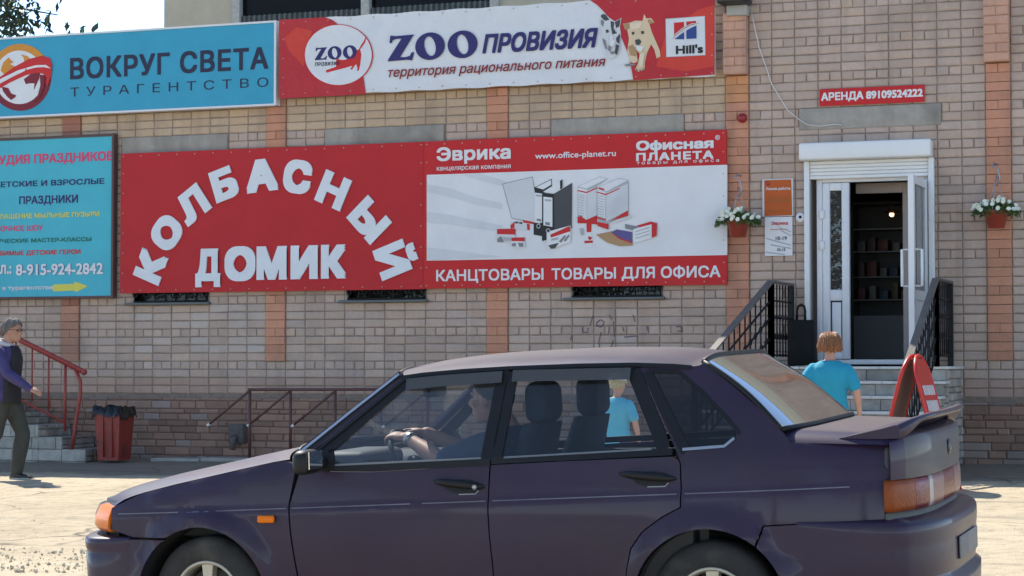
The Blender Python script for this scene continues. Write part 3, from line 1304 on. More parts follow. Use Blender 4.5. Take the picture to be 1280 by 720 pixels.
WR = dict(bump=.07, bscale=1.5)                                     # slack cloth
I_red = ink('banner_red', (.52, .022, .024), .42, bump=.012, bscale=2.2)
I_red2 = ink('banner_red_sausage', (.47, .022, .026), .5, bump=.012, bscale=2.2)
I_zred = ink('zoo_banner_red', (.46, .030, .035), .34, **WR)
I_zorange = ink('zoo_banner_orange_red', (.60, .055, .035), .34, **WR)
I_zwhite = ink('zoo_banner_white', (.66, .67, .68), .36, **WR)
I_white = ink('print_white', (.70, .70, .70), .45)
I_letter = ink('raised_letter_white', (.68, .70, .72), .4)
I_offwhite = ink('print_pale_grey', (.60, .61, .62), .45)
I_grey = ink('print_grey', (.40, .41, .42), .45)
I_midgrey = ink('print_mid_grey', (.22, .22, .23), .45)
I_black = ink('print_black', (.03, .03, .032), .45)
I_dgrey = ink('print_dark_grey', (.07, .07, .075), .45)
I_navy = ink('print_navy', (.035, .03, .13), .4)
I_darknavy = ink('print_dark_navy', (.03, .03, .06), .45)
I_teal = ink('sign_teal', (.045, .32, .47), .4)
I_cyan = ink('sign_cyan', (.07, .43, .52), .42)
I_orange = ink('print_orange', (.62, .26, .04), .45)
I_maroon = ink('print_maroon', (.20, .022, .035), .45)
I_bred = ink('print_bright_red', (.55, .03, .03), .45)
I_pink = ink('print_pink', (.62, .07, .16), .45)
I_yellow = ink('print_yellow', (.62, .58, .10), .45)
I_green = ink('print_green', (.02, .15, .11), .45)
I_cream = ink('print_cream', (.66, .52, .34), .45)
I_tan = ink('print_tan', (.40, .25, .13), .45)
I_violet = ink('print_violet', (.11, .09, .24), .45)
I_brownish = ink('print_brown_red', (.25, .03, .03), .45)
M_frame_w = mat('sign_frame_white', (.66, .66, .66), .4)
M_frame_d = mat('sign_frame_brown', (.09, .045, .04), .55)


def board(name, x0, x1, z0, z1, y, thick, m, label, cat, group=None):
    o = MB().box(x0, x1, y, y + thick, z0, z1).build(name, m, origin=((x0 + x1) / 2, y + thick, z0))
    tag(o, label, cat, group)
    return o


def eyelets(o, x0, x1, z0, z1, y, nx, nz):
    mb = MB()
    for i in range(nx + 1):
        for z in (z0 + .035, z1 - .035):
            mb.lathe([(.0, -.003), (.007, -.003), (.009, 0)], (x0 + .035 + (x1 - x0 - .07) * i / nx, y, z), 'y', 8)
    for i in range(1, nz):
        for x in (x0 + .035, x1 - .035):
            mb.lathe([(.0, -.003), (.007, -.003), (.009, 0)], (x, y, z0 + (z1 - z0) * i / nz), 'y', 8)
    mb.build('eyelet_trim', mat('eyelet_brass', (.45, .36, .28), .35, metal=.7), o)


# --- travel agency sign
y = WALL - .13
s1 = board('travel_agency_sign', -16.4, -11.54, 3.165, 4.15, y, .10, I_teal, 'long blue travel agency sign with a globe emblem, highest at the roof edge', 'sign')
f = MB()
for a in ((-16.42, -11.52, 4.148, 4.172), (-16.42, -11.52, 3.143, 3.167)): f.box(a[0], a[1], y - .012, y + .101, a[2], a[3])
for a in ((-16.44, -16.415), (-11.545, -11.515)): f.box(a[0], a[1], y - .014, y + .103, 3.143, 4.172)
f.build('frame', M_frame_w, s1)
lettering(s1, 'ВОКРУГ СВЕТА', (87.7, 99.8), (335.5, 58.0), y - .004, I_darknavy, .026, space=1.08, plane=y)
lettering(s1, 'ТУРАГЕНТСТВО', (88, 121), (335.5, 96.5), y - .004, I_darknavy, .0, space=1.75, plane=y)


def logo(px, py): return px / 6.0, 30 + py / 6.0


ring_out = circle(195, 410, 232, 250, 48)
orange_half = [p for p in circle(195, 410, 230, 248, 60, 170, 390)]
art(s1, 'globe_emblem', [
    (ring_out, 1),
    ([(-30, 300)] + circle(195, 410, 230, 250, 30, 190, 335) + [(360, 260), (200, 330), (60, 400)], 0),
    (circle(190, 410, 184, 200, 40), 2),
    (circle(190, 410, 166, 182, 40), 2),
    ([(50, 360), (70, 300), (110, 262), (150, 300), (120, 310), (160, 330), (230, 300), (222, 262), (200, 240), (250, 250), (300, 300), (230, 350), (90, 400)], 4),
    ([(60, 480), (110, 490), (130, 530), (170, 545), (160, 560), (130, 580), (100, 555), (70, 515)], 1),
    ([(225, 425), (290, 375), (350, 365), (340, 420), (300, 505), (305, 455), (265, 455), (240, 462)], 1),
    ([(-40, 455), (60, 400), (150, 335), (260, 275), (360, 250), (420, 265), (438, 320), (430, 400), (400, 480), (390, 450), (395, 410), (370, 385), (330, 375), (240, 395), (120, 450), (10, 515), (-40, 540)], 3),
    ([(345, 390), (375, 395), (385, 420), (375, 490), (345, 560), (300, 600), (330, 545), (350, 470)], 1),
    ([(-40, 480), (60, 418), (180, 360), (240, 342), (235, 362), (140, 408), (40, 462), (-40, 510)], 2),
    ([(245, 340), (320, 320), (390, 318), (430, 345), (380, 335), (320, 337), (248, 355)], 2),
], y - .002, [I_orange, I_maroon, I_white, I_bred, I_orange], px=logo)

# --- party studio sign
y = WALL - .09
s2 = board('party_studio_sign', -16.4, -13.80, .875, 2.865, y, .06, I_cyan, 'cyan party studio sign with pink and yellow writing and an arrow, in a brown frame', 'sign')
f = MB()
for z0, z1 in ((2.863, 2.895), (.848, .877)): f.box(-16.44, -13.768, y - .012, y + .062, z0, z1)
for a, b in ((-16.45, -16.395), (-13.803, -13.772)): f.box(a, b, y - .015, y + .065, .845, 2.898)
f.build('frame', M_frame_d, s2)
for txt, lb, rt, m, bold in [
    ('СТУДИЯ ПРАЗДНИКОВ', (-20, 209), (142, 188.5), I_pink, .035),
    ('ДЕТСКИЕ И ВЗРОСЛЫЕ', (-9, 236), (130.7, 222.5), I_navy, .03),
    ('ПРАЗДНИКИ', (24, 257.5), (97.7, 243), I_navy, .03),
    ('ПРИГЛАШЕНИЕ МЫЛЬНЫЕ ПУЗЫРИ', (-22, 274.5), (124.6, 264), I_yellow, .03),
    ('СКАЗОЧНОЕ ШОУ', (-22, 290), (53.4, 281), I_pink, .03),
    ('ТВОРЧЕСКИЕ МАСТЕР-КЛАССЫ', (-20, 304.5), (114.5, 296), I_green, .03),
    ('ЛЮБИМЫЕ ДЕТСКИЕ ГЕРОИ', (-14, 321), (100.8, 311.5), I_bred, .03),
]:
    lettering(s2, txt, lb, rt, y - .003, m, bold, plane=y)
for dx, m, dy in ((0, I_violet, 0), (-.3, I_white, -.003)):
    lettering(s2, 'тел.:', (-14 + dx * 2, 343), (15 + dx, 331 + dx), y - .003 + dy, m, .03, plane=y)
    lettering(s2, '8-915-924-2842', (20.5 + dx, 344.5), (129.5 + dx, 328.8 + dx), y - .003 + dy, m, .045 if dy == 0 else .025, plane=y)
lettering(s2, 'билеты в турагентстве', (-30, 364.5), (66.6, 356.5), y - .003, I_offwhite, .03, plane=y)
art(s2, 'arrow_mark', [([(71, 356), (98, 355), (98, 352), (115, 358), (99, 366), (99, 363.5), (71, 364.5)], 0)], y - .001, [I_yellow])

# --- sausage house banner
y = WALL - .075
s3 = board('sausage_shop_banner', -13.69, -9.612, .905, 2.64, y, .03, I_red2, 'large plain red banner with white raised letters in an arch', 'banner')
mb3 = MB()


def rot_letter(parent, ch, px, py, deg, h, wide, depth=.018, bold=.062):
    if ch == 'Й': bold = .048
    if deg: h, wide = h * 1.06, wide * 1.09
    vs, fs, (a, b, c, d) = text_geo(ch)
    a -= bold; b -= bold; c += bold; d += bold
    cx, cz = W(px, py, y)
    sz = h / (d - b)
    sx = wide / (c - a)
    co, si = math.cos(R(deg)), math.sin(R(deg))

    def place(p, q):
        u, v_ = (p - (a + c) / 2) * sx, (q - (b + d) / 2) * sz
        return cx + u * co - v_ * si, cz + u * si + v_ * co
    mb = MB()
    put_glyph(mb, place, vs, fs, bold, y - .001, depth)
    return mb.build('letter', I_letter, parent, fix=False)


for ch, px, py, deg, h, wd in [('К', 189, 333, 68, .365, .34), ('О', 209, 291, 52, .37, .37), ('Л', 241, 256, 35, .365, .37), ('Б', 281, 230, 18, .37, .31), ('А', 327.5, 219.5, 5, .375, .39),
                               ('С', 372.5, 221, -9, .385, .34), ('Н', 417, 238, -24, .375, .34), ('Ы', 462, 275, -47, .365, .42), ('Й', 496, 323, -70, .49, .35)]:
    rot_letter(s3, ch, px, py, deg, h, wd)
xa = [(245, 276), (281.5, 320), (321.5, 359), (364, 398), (402, 433)]
for ch, (p, q) in zip('ДОМИК', xa):
    cy = 331.5 - (p - 245) * .022
    x0, _ = W(p, cy, y)
    x1, _ = W(q, cy, y)
    if ch == 'Д': rot_letter(s3, ch, (p + q) / 2, cy + 3.4, 0, .47, x1 - x0)
    else: rot_letter(s3, ch, (p + q) / 2, cy - 1, 0, .405 if ch != 'О' else .425, x1 - x0)
eyelets(s3, -13.69, -9.612, .905, 2.64, y, 16, 7)

# --- stationery banner
y = WALL - .08
bx0, bx1 = -9.608, -5.957
s4 = board('stationery_banner', bx0, bx1, .91, 2.64, y, .03, I_red, 'red and white banner picturing black ring binders and archive boxes', 'banner')


def zoom7(px, py): return 530 + px / 3.272, 160 + py / 3.272


art(s4, 'white_field', [([(22, 194), (1248, 153), (1248, 521), (22, 544)], 0)], y, [I_white], px=zoom7)
sw = []
for a, b, c, d, e, g in [(195, 155, 185, 240, 330, 290), (240, 275, 250, 265, 345, 335), (345, 385, 365, 395, 430, 420), (490, 530, 505, 525, 545, 535)]:
    pass
art(s4, 'grey_swooshes', [
    ([(160, 192), (240, 190), (330, 215), (460, 262), (330, 240), (230, 215)], 0),
    ([(24, 232), (120, 250), (220, 285), (330, 310), (330, 335), (220, 315), (120, 285), (24, 265)], 0),
    ([(24, 345), (120, 358), (220, 380), (330, 400), (330, 425), (220, 412), (120, 395), (24, 388)], 0),
    ([(24, 490), (120, 500), (260, 520), (340, 528), (120, 538), (24, 543)], 0),
], y - .0015, [I_offwhite], px=zoom7)
lettering(s4, 'Эврика', (546, 206), (638.5, 180.8), y - .003, I_white, .03, plane=y)
lettering(s4, 'канцелярская компания', (546, 215), (638.5, 205.5), y - .003, I_white, .012, plane=y)
lettering(s4, 'www.office-planet.ru', (669, 201), (770, 187.5), y - .003, I_white, .014, plane=y)
lettering(s4, 'Офисная', (795.3, 191.5), (892, 172.5), y - .003, I_white, .045, plane=y)
lettering(s4, 'ПЛАНЕТА', (795.3, 201.6), (892, 188.0), y - .003, I_white, .045, space=1.15, plane=y)
lettering(s4, 'товары для офиса', (796, 206.8), (899, 198.0), y - .003, I_white, .01, space=1.5, plane=y)
lettering(s4, '®', (894, 175), (900, 168.6), y - .003, I_white, .01, plane=y)
lettering(s4, 'КАНЦТОВАРЫ', (545.3, 354.5), (679.5, 335.0), y - .003, I_white, .022, plane=y)
lettering(s4, 'ТОВАРЫ ДЛЯ ОФИСА', (689.5, 352.5), (900.7, 331.0), y - .003, I_white, .022, plane=y)


def zoomA(px, py): return 615 + px / 5.953, 215 + py / 5.953


pm = [I_white, I_offwhite, I_grey, I_midgrey, I_black, I_dgrey, I_bred, I_tan, I_violet]
art(s4, 'printed_folder', [
    ([(95, 92), (320, 38), (385, 395), (165, 350)], 3), ([(101, 96), (317, 43), (378, 388), (168, 345)], 1),
    ([(250, 360), (330, 375), (330, 392), (250, 380)], 6),
], y - .003, pm, px=zoomA)
art(s4, 'printed_binders', [
    ([(328, 122), (462, 55), (466, 130), (405, 160), (400, 482), (328, 470)], 4),
    ([(345, 118), (458, 62), (460, 98), (400, 135)], 0),
    ([(338, 158), (393, 165), (393, 382), (338, 372)], 0), ([(345, 170), (388, 175), (388, 190), (345, 185)], 2), ([(352, 350), (386, 355), (386, 372), (352, 366)], 3),
    ([(392, 158), (480, 168), (615, 85), (612, 420), (545, 470), (392, 518)], 4),
    ([(400, 152), (543, 62), (540, 130), (480, 165)], 0), ([(525, 70), (545, 60), (543, 125), (527, 135)], 4),
    ([(482, 170), (615, 88), (610, 415), (486, 470)], 5),
    ([(403, 188), (470, 196), (470, 412), (403, 400)], 0), ([(412, 205), (462, 210), (462, 225), (412, 220)], 2), ([(418, 375), (452, 380), (452, 402), (418, 396)], 3),
    (circle(367, 407, 16, 18, 16), 2), (circle(367, 407, 10, 11, 14), 4), (circle(440, 440, 18, 16, 16), 2), (circle(440, 440, 11, 10, 14), 4),
], y - .004, pm, px=zoomA)
lines = []
for i in range(9):
    lines.append(([(664, 170 + i * 19), (712, 180 + i * 19), (712, 184 + i * 19), (664, 174 + i * 19)], 2))
    lines.append(([(810, 180 + i * 19), (860, 190 + i * 19), (860, 194 + i * 19), (810, 184 + i * 19)], 2))
    lines.append(([(900, 205 + i * 17), (1020, 165 + i * 15), (1020, 168 + i * 15), (900, 208 + i * 17)], 1))
art(s4, 'printed_archive_boxes', [
    ([(655, 110), (820, 38), (880, 55), (800, 110), (800, 345), (720, 385), (655, 385)], 2),
    ([(658, 112), (820, 42), (870, 56), (722, 128)], 0), ([(658, 118), (722, 135), (722, 360), (658, 320)], 0), ([(724, 140), (798, 118), (798, 325), (724, 360)], 1),
    ([(655, 138), (722, 152), (800, 118), (800, 128), (722, 162), (655, 146)], 6),
    ([(655, 335), (672, 340), (680, 320), (695, 345), (720, 360), (800, 325), (802, 395), (720, 385), (655, 385)], 6),
    ([(800, 122), (960, 50), (1032, 68), (1032, 300), (885, 380), (885, 432), (802, 405)], 2),
    ([(804, 122), (960, 54), (1025, 68), (868, 150)], 0), ([(804, 130), (864, 155), (864, 352), (804, 335)], 0), ([(868, 160), (1030, 90), (1030, 290), (868, 372)], 1),
    ([(800, 150), (866, 168), (970, 122), (970, 130), (866, 178), (800, 158)], 6), ([(815, 118), (855, 130), (855, 142), (815, 130)], 6),
    ([(802, 340), (866, 355), (866, 365), (802, 350)], 6), ([(804, 375), (888, 392), (886, 432), (806, 405)], 6), ([(895, 372), (1032, 290), (1032, 330), (960, 350)], 6),
    ([(900, 378), (1050, 330), (1070, 335), (930, 385)], 1),
] + lines, y - .004, pm, px=zoomA)
art(s4, 'printed_paper_goods', [
    ([(155, 372), (245, 370), (300, 395), (300, 438), (200, 440), (160, 420)], 1), ([(155, 400), (190, 372), (185, 420), (160, 425)], 6), ([(278, 388), (300, 392), (300, 436), (282, 436)], 6),
    ([(190, 372), (215, 372), (215, 385), (195, 388)], 5), ([(222, 375), (245, 378), (245, 392), (222, 388)], 5),
    ([(58, 428), (195, 424), (195, 470), (58, 466)], 6), ([(58, 466), (195, 470), (195, 520), (58, 525)], 1), ([(60, 500), (90, 480), (110, 525), (60, 525)], 3), ([(100, 485), (160, 490), (160, 515), (105, 515)], 2),
    ([(165, 492), (265, 490), (262, 520), (165, 518)], 6), ([(165, 518), (262, 520), (270, 565), (168, 558)], 0), ([(170, 535), (200, 530), (200, 556), (170, 556)], 3), ([(215, 530), (255, 530), (255, 560), (225, 560)], 3),
    ([(428, 450), (605, 402), (605, 525), (460, 578), (430, 560)], 0), ([(455, 470), (600, 405), (605, 445), (460, 492)], 6), ([(440, 550), (520, 530), (490, 572), (460, 575)], 5),
    ([(520, 520), (560, 475), (575, 480), (535, 530)], 3), ([(555, 515), (590, 470), (600, 478), (570, 520)], 3), ([(465, 500), (515, 490), (515, 505), (465, 515)], 2),
], y - .004, pm, px=zoomA)
art(s4, 'printed_glue_and_case', [
    ([(720, 380), (758, 380), (756, 450), (722, 450)], 6), ([(706, 455), (766, 452), (768, 560), (708, 565)], 0), ([(706, 515), (766, 512), (768, 530), (706, 534)], 6), ([(735, 480), (766, 490), (750, 510), (735, 505)], 6),
    ([(670, 425), (700, 420), (706, 470), (680, 475)], 2),
    ([(790, 470), (925, 440), (1060, 500), (1065, 550), (970, 556), (880, 530)], 7), ([(905, 455), (945, 430), (1060, 450), (1060, 525), (985, 500)], 8), ([(905, 455), (985, 500), (1060, 525), (1060, 535), (970, 505)], 6),
    ([(1008, 390), (1110, 412), (1065, 435), (1010, 425)], 3), ([(1070, 430), (1205, 390), (1205, 495), (1070, 535)], 0), ([(1090, 405), (1200, 372), (1246, 385), (1243, 480), (1207, 492), (1207, 392), (1120, 415)], 6),
    ([(1085, 445), (1190, 412), (1190, 420), (1085, 453)], 2), ([(1085, 470), (1190, 438), (1190, 444), (1085, 476)], 2), ([(1085, 495), (1190, 464), (1190, 470), (1085, 501)], 2),
], y - .004, pm, px=zoomA)
eyelets(s4, bx0, bx1, .91, 2.64, y, 16, 7)

# --- pet food banner
y = WALL - .16
zx0, zx1, zz0, zz1 = -11.44, -6.06, 3.235, 4.165
fab = MB()
rows = []
for i in range(61):
    x = zx0 + (zx1 - zx0) * i / 60
    rows.append([(x, y + .006 * noise.noise(Vector((x * 2, j * .4, 1))), zz0 + (zz1 - zz0) * j / 12 + .006 * math.sin(i * 1.05) * (1 if j in (0, 12) else 0)) for j in range(13)])
fab.grid(rows)
fab.box(zx0, zx1, y + .012, y + .016, zz0 + .01, zz1 - .01)
s5 = tag(fab.build('pet_food_banner', I_zwhite, origin=((zx0 + zx1) / 2, y, zz0)), 'white pet food banner with red ends, a kitten, a puppy and a cat badge', 'banner')
ya = y - .009


def zB(px, py): return 360 + px / 6.545, 20 + py / 6.545


def zC(px, py): return 740 + px / 6.547, py / 6.547


art(s5, 'red_panel', [([(-22, 48), (180, 38), (350, 27), (410, 48), (455, 82), (640, 300), (664, 500), (685, 654), (-22, 690)], 0),
                      ([(20, 200), (120, 110), (250, 140), (190, 300), (180, 430), (60, 300)], 1)], ya, [I_zred, I_zorange], px=zB)
art(s5, 'red_panel', [([(20, 20), (80, 60), (140, 120), (225, 240), (280, 330), (340, 480), (375, 672), (1036, 626), (1036, -18), (500, 0)], 0),
                      ([(560, 560), (640, 300), (900, 100), (1030, 60), (1030, 560), (800, 600)], 1)], ya, [I_zred, I_zorange], px=zC)
catp = [(683, 193), (690, 200), (680, 235), (660, 265), (640, 290), (650, 330), (645, 380), (640, 420), (630, 460), (613, 465), (618, 440), (608, 410), (590, 430), (575, 455), (558, 450), (575, 430),
        (570, 425), (520, 440), (480, 450), (365, 480), (360, 460), (440, 432), (445, 425), (438, 395), (455, 357), (470, 372), (490, 375), (510, 375), (525, 372), (560, 350), (590, 310), (610, 295), (630, 290), (650, 250), (668, 225)]
art(s5, 'cat_badge', [(circle(463, 335, 281, 250, 56), 1), (circle(462, 335, 272, 244, 56), 0), (catp, 1)], ya - .003, [I_zwhite, I_bred], px=zB)


def serif_zoo(parent, lb, rt, yy, m):
    """Z, O, O in a fat old-style serif"""
    x0, z0 = W(*lb, y)
    x1, z1 = W(*rt, y)
    w, h = x1 - x0, z1 - z0
    mb = MB()
    Z = [(.02, .70), (.03, .97), (.09, .94), (.30, .96), (.275, .86), (.14, .16), (.20, .15), (.25, .19), (.27, .32), (.30, .31), (.275, .02), (.22, .05), (.0, .03), (.01, .12), (.155, .83), (.10, .84), (.06, .80), (.045, .69)]
    v, f_ = fill([(x0 + p[0] * w, z0 + p[1] * h) for p in Z])
    mb.add([(p[0], yy, p[1]) for p in v], f_)
    for cx in (.475, .835):
        o = circle(x0 + cx * w, z0 + .5 * h, .165 * w, .5 * h, 32)
        hole = [(x0 + cx * w + .062 * w * math.cos(a) + .035 * w * math.sin(-a) * .5, z0 + .5 * h + .36 * h * math.sin(a)) for a in [2 * math.pi * i / 24 for i in range(24)]]
        v, f_ = fill(o, [hole])
        mb.add([(p[0], yy, p[1]) for p in v], f_)
    return mb.build('lettering', m, parent, fix=False)


serif_zoo(s5, (394, 76.2), (446.8, 56.3), ya - .008, I_navy)
lettering(s5, 'ПРОВИЗИЯ', (394.4, 83.2), (425.3, 76.6), ya - .008, I_darknavy, .03, shear=.2, space=1.2, plane=y)
serif_zoo(s5, (485, 78), (597.5, 37.2), ya - .004, I_navy)
lettering(s5, 'ПРОВИЗИЯ', (603.5, 67.5), (747.8, 34.5), ya - .004, I_navy, .035, shear=.22, plane=y)
lettering(s5, 'территория рационального питания', (485.5, 100.0), (757.5, 73.2), ya - .004, I_brownish, .012, shear=.25, plane=y)
art(s5, 'kitten_print', [
    ([(103, 175), (112, 140), (150, 135), (180, 165), (225, 195), (278, 165), (265, 240), (275, 300), (262, 400), (240, 470), (190, 502), (160, 480), (150, 420), (118, 340)], 1),
    ([(108, 150), (122, 135), (150, 138), (182, 180), (150, 190), (125, 175)], 3), ([(225, 200), (272, 172), (262, 235), (235, 250)], 3), ([(112, 180), (140, 190), (130, 240), (112, 215)], 2),
    ([(190, 190), (220, 200), (215, 260), (245, 290), (205, 300), (195, 250)], 3), ([(235, 330), (270, 290), (262, 380), (240, 360)], 3), ([(125, 330), (150, 350), (165, 420), (150, 420), (130, 360)], 2),
    ([(150, 265), (172, 260), (178, 282), (158, 290)], 3), ([(200, 265), (225, 258), (228, 280), (205, 285)], 3), ([(175, 390), (200, 400), (190, 440), (170, 430)], 2), ([(235, 380), (262, 390), (245, 470), (225, 450)], 3),
    ([(190, 310), (215, 320), (205, 350), (185, 340)], 0), ([(190, 440), (225, 440), (220, 460), (195, 462)], 2), ([(185, 350), (235, 345), (215, 395), (190, 400)], 0),
], ya - .003, [I_white, I_offwhite, I_midgrey, I_dgrey], px=zC)
art(s5, 'puppy_print', [
    ([(290, 212), (345, 205), (390, 188), (450, 190), (463, 135), (480, 170), (520, 168), (548, 205), (505, 215), (525, 280), (560, 360), (590, 430), (595, 480), (565, 495), (545, 420), (520, 380), (490, 440), (470, 520), (465, 590), (420, 603), (388, 590),
      (410, 540), (430, 460), (400, 430), (410, 520), (380, 535), (345, 520), (340, 470), (325, 440), (340, 330), (325, 265), (305, 260)], 0),
    ([(290, 212), (340, 208), (360, 235), (325, 265), (305, 260)], 1), ([(505, 172), (548, 205), (505, 215), (490, 195)], 1), ([(332, 400), (370, 380), (400, 430), (400, 480), (350, 470)], 1),
    ([(345, 215), (440, 200), (440, 240), (400, 260), (350, 250)], 4),
    ([(390, 345), (425, 338), (442, 360), (420, 390), (395, 380)], 2), ([(362, 282), (382, 278), (386, 300), (368, 304)], 2), ([(438, 275), (462, 272), (464, 295), (442, 298)], 2),
    ([(300, 548), (350, 535), (400, 545), (380, 555), (320, 560)], 3), ([(395, 592), (405, 575), (412, 598)], 2), ([(425, 600), (432, 580), (440, 600)], 2), ([(450, 595), (456, 575), (464, 590)], 2),
    ([(395, 390), (470, 400), (440, 440), (410, 430)], 5), ([(430, 460), (470, 450), (455, 560), (420, 580)], 4),
], ya - .004, [I_cream, I_tan, I_dgrey, I_midgrey, ink('print_butter', (.72, .6, .43)), I_white], px=zC)
art(s5, 'pet_food_emblem', [
    ([(636, 172), (958, 150), (963, 470), (642, 486)], 1), ([(640, 176), (955, 154), (959, 466), (646, 482)], 0),
    ([(705, 205), (788, 198), (790, 265), (740, 300), (708, 335)], 2), ([(806, 196), (888, 190), (885, 210), (808, 245)], 2),
    ([(712, 340), (760, 300), (790, 280), (790, 340)], 3), ([(806, 270), (850, 245), (890, 228), (890, 334), (808, 338)], 3),
    ([(684, 355), (720, 295), (780, 245), (850, 212), (926, 205), (850, 232), (780, 268), (720, 322)], 0), ([(690, 345), (722, 303), (780, 252), (850, 218), (920, 208), (850, 224), (780, 258), (722, 310)], 4),
], ya - .004, [I_zwhite, I_grey, I_bred, ink('print_blue', (.04, .07, .25)), I_maroon], px=zC)
lettering(s5, "Hill's", (740 + 690 / 6.547, 447 / 6.547), (740 + 912 / 6.547, 362 / 6.547), ya - .011, I_black, .035, plane=y)
eyelets(s5, zx0, zx1, zz0, zz1, ya, 18, 4)
stp = MB()
for x in (-11.0, -9.6, -8.2, -6.6): stp.tube([(x, y + .014, 3.6), (x, WALL + .0, 3.6)], .012, 6)
stp.build('bracket', M_black, s5)

# --- small plates by the door
y = WALL - .03
s6 = board('rent_notice_plate', -4.915, -3.765, 2.862, 3.048, y, .02, I_red, 'small red plate with a white phone number above the shop door', 'sign')
lettering(s6, 'АРЕНДА 89109524222', (1026.5, 128.2), (1153.6, 110.3), y - .003, I_white, .04, plane=y)
s7 = board('opening_hours_plate', -5.56, -5.215, 1.66, 2.075, y, .018, I_offwhite, 'orange opening hours plate with a pale border beside the left flower pot', 'sign')


def zE(px, py): return 900 + px / 5.142, 200 + py / 5.142


art(s7, 'printed_field', [([(288, 132), (462, 126), (468, 356), (290, 362)], 0), ([(300, 140), (322, 138), (328, 162), (302, 164)], 1), ([(306, 150), (318, 140), (322, 150), (310, 158)], 0),
                          ([(305, 245), (450, 238), (450, 246), (305, 254)], 2), ([(305, 265), (450, 258), (450, 268), (305, 276)], 2), ([(315, 330), (440, 324), (440, 330), (315, 336)], 2)],
    y - .001, [ink('plate_orange', (.48, .10, .02)), I_brownish, ink('plate_dull_print', (.36, .12, .03))], px=zE)
lettering(s7, 'Режим работы:', zE(298, 200), zE(455, 172), y - .004, I_white, .02, plane=y)
s8 = board('shop_notice', -5.535, -5.225, 1.222, 1.652, y, .012, I_white, 'white paper shop notice with printed hours hanging under the orange plate', 'sign')
art(s8, 'printed_swooshes', [([(300, 500), (350, 515), (462, 545), (462, 552), (350, 524), (300, 508)], 0), ([(330, 540), (400, 556), (462, 565), (462, 573), (400, 563), (330, 550)], 0), ([(400, 452), (462, 485), (462, 492), (400, 460)], 0), ([(380, 430), (462, 460), (462, 466), (380, 436)], 0), ([(300, 590), (420, 605), (420, 611), (300, 598)], 0)],
    y - .0008, [I_grey], px=zE)
lettering(s8, 'Эврика', zE(330, 424), zE(437, 394), y - .003, I_bred, .03, plane=y)
lettering(s8, 'режим работы', zE(325, 452), zE(430, 440), y - .003, I_bred, .02, plane=y)
lettering(s8, '10-19', zE(358, 516), zE(430, 490), y - .003, I_black, .02, plane=y)
lettering(s8, '10-15', zE(368, 586), zE(420, 566), y - .003, I_black, .02, plane=y)
# ------------------------------------------------------------------ fixtures on the wall
ab = MB().lathe([(0, -.07), (.03, -.065), (.05, -.04), (.055, 0)], (-5.783, WALL - .03, 2.766), 'y', 18)
tag(ab.build('alarm_beacon', mat('beacon_red', (.28, .015, .02), .3), origin=(-5.783, WALL - .03, 2.766)), 'round dark red alarm beacon on the orange pilaster', 'alarm')
db = tag(empty('doorbell', (-5.118, WALL, 1.64)), 'small oval white doorbell beside the roller shutter rail', 'doorbell')
MB().lathe([(0, -.035), (.04, -.034), (.055, -.02), (.055, .004)], (-5.135, WALL, 1.64), 'y', 18).build('plate', M_white, db)
MB().lathe([(0, -.048), (.014, -.047), (.018, -.03)], (-5.135, WALL, 1.645), 'y', 12).build('button', M_dark, db)
fl = tag(empty('floodlight', (-5.82, WALL, 3.97)), 'dark floodlight fixed over a grey plate on top of the wall', 'lamp')
MB().bbox(-6.0, -5.66, WALL - .34, WALL - .05, 4.02, 4.14, .02).build('housing', mat('floodlight_black', (.02, .02, .022), .4), fl)
MB().bbox(-5.93, -5.70, WALL - .16, WALL - .001, 3.90, 4.018, .01).build('mounting_plate', mat('plate_grey', (.36, .35, .32), .7), fl)
cbm = MB()
pts = [W(940, 15), W(950, 60), W(965, 105), W(985, 138), W(1000, 150), W(1010, 156), W(1025, 158), W(1045, 156), W(1060, 157)]
ps = []
for i in range(len(pts) - 1):
    for t in (0, .5): ps.append((pts[i][0] * (1 - t) + pts[i + 1][0] * t, WALL - .03 - .012 * math.sin(i * 2 + t * 4), pts[i][1] * (1 - t) + pts[i + 1][1] * t))
cbm.tube(ps, .006, 6)
tag(cbm.build('wall_cable', mat('cable_white', (.6, .6, .57), .6)), 'thin white cable drooping down the brick wall towards the door lintel', 'cable')

# ------------------------------------------------------------------ hanging flower pots
M_terra = mat('terracotta_plastic', (.32, .055, .035), .5, var=.08)
M_leaf = mat('petunia_leaf', (.055, .12, .025), .6, var=.35, scale=25)
M_petal = mat('white_petal', (.72, .72, .58), .55, var=.06)
M_chain = mat('hanger_wire', (.35, .36, .38), .4, metal=.6)


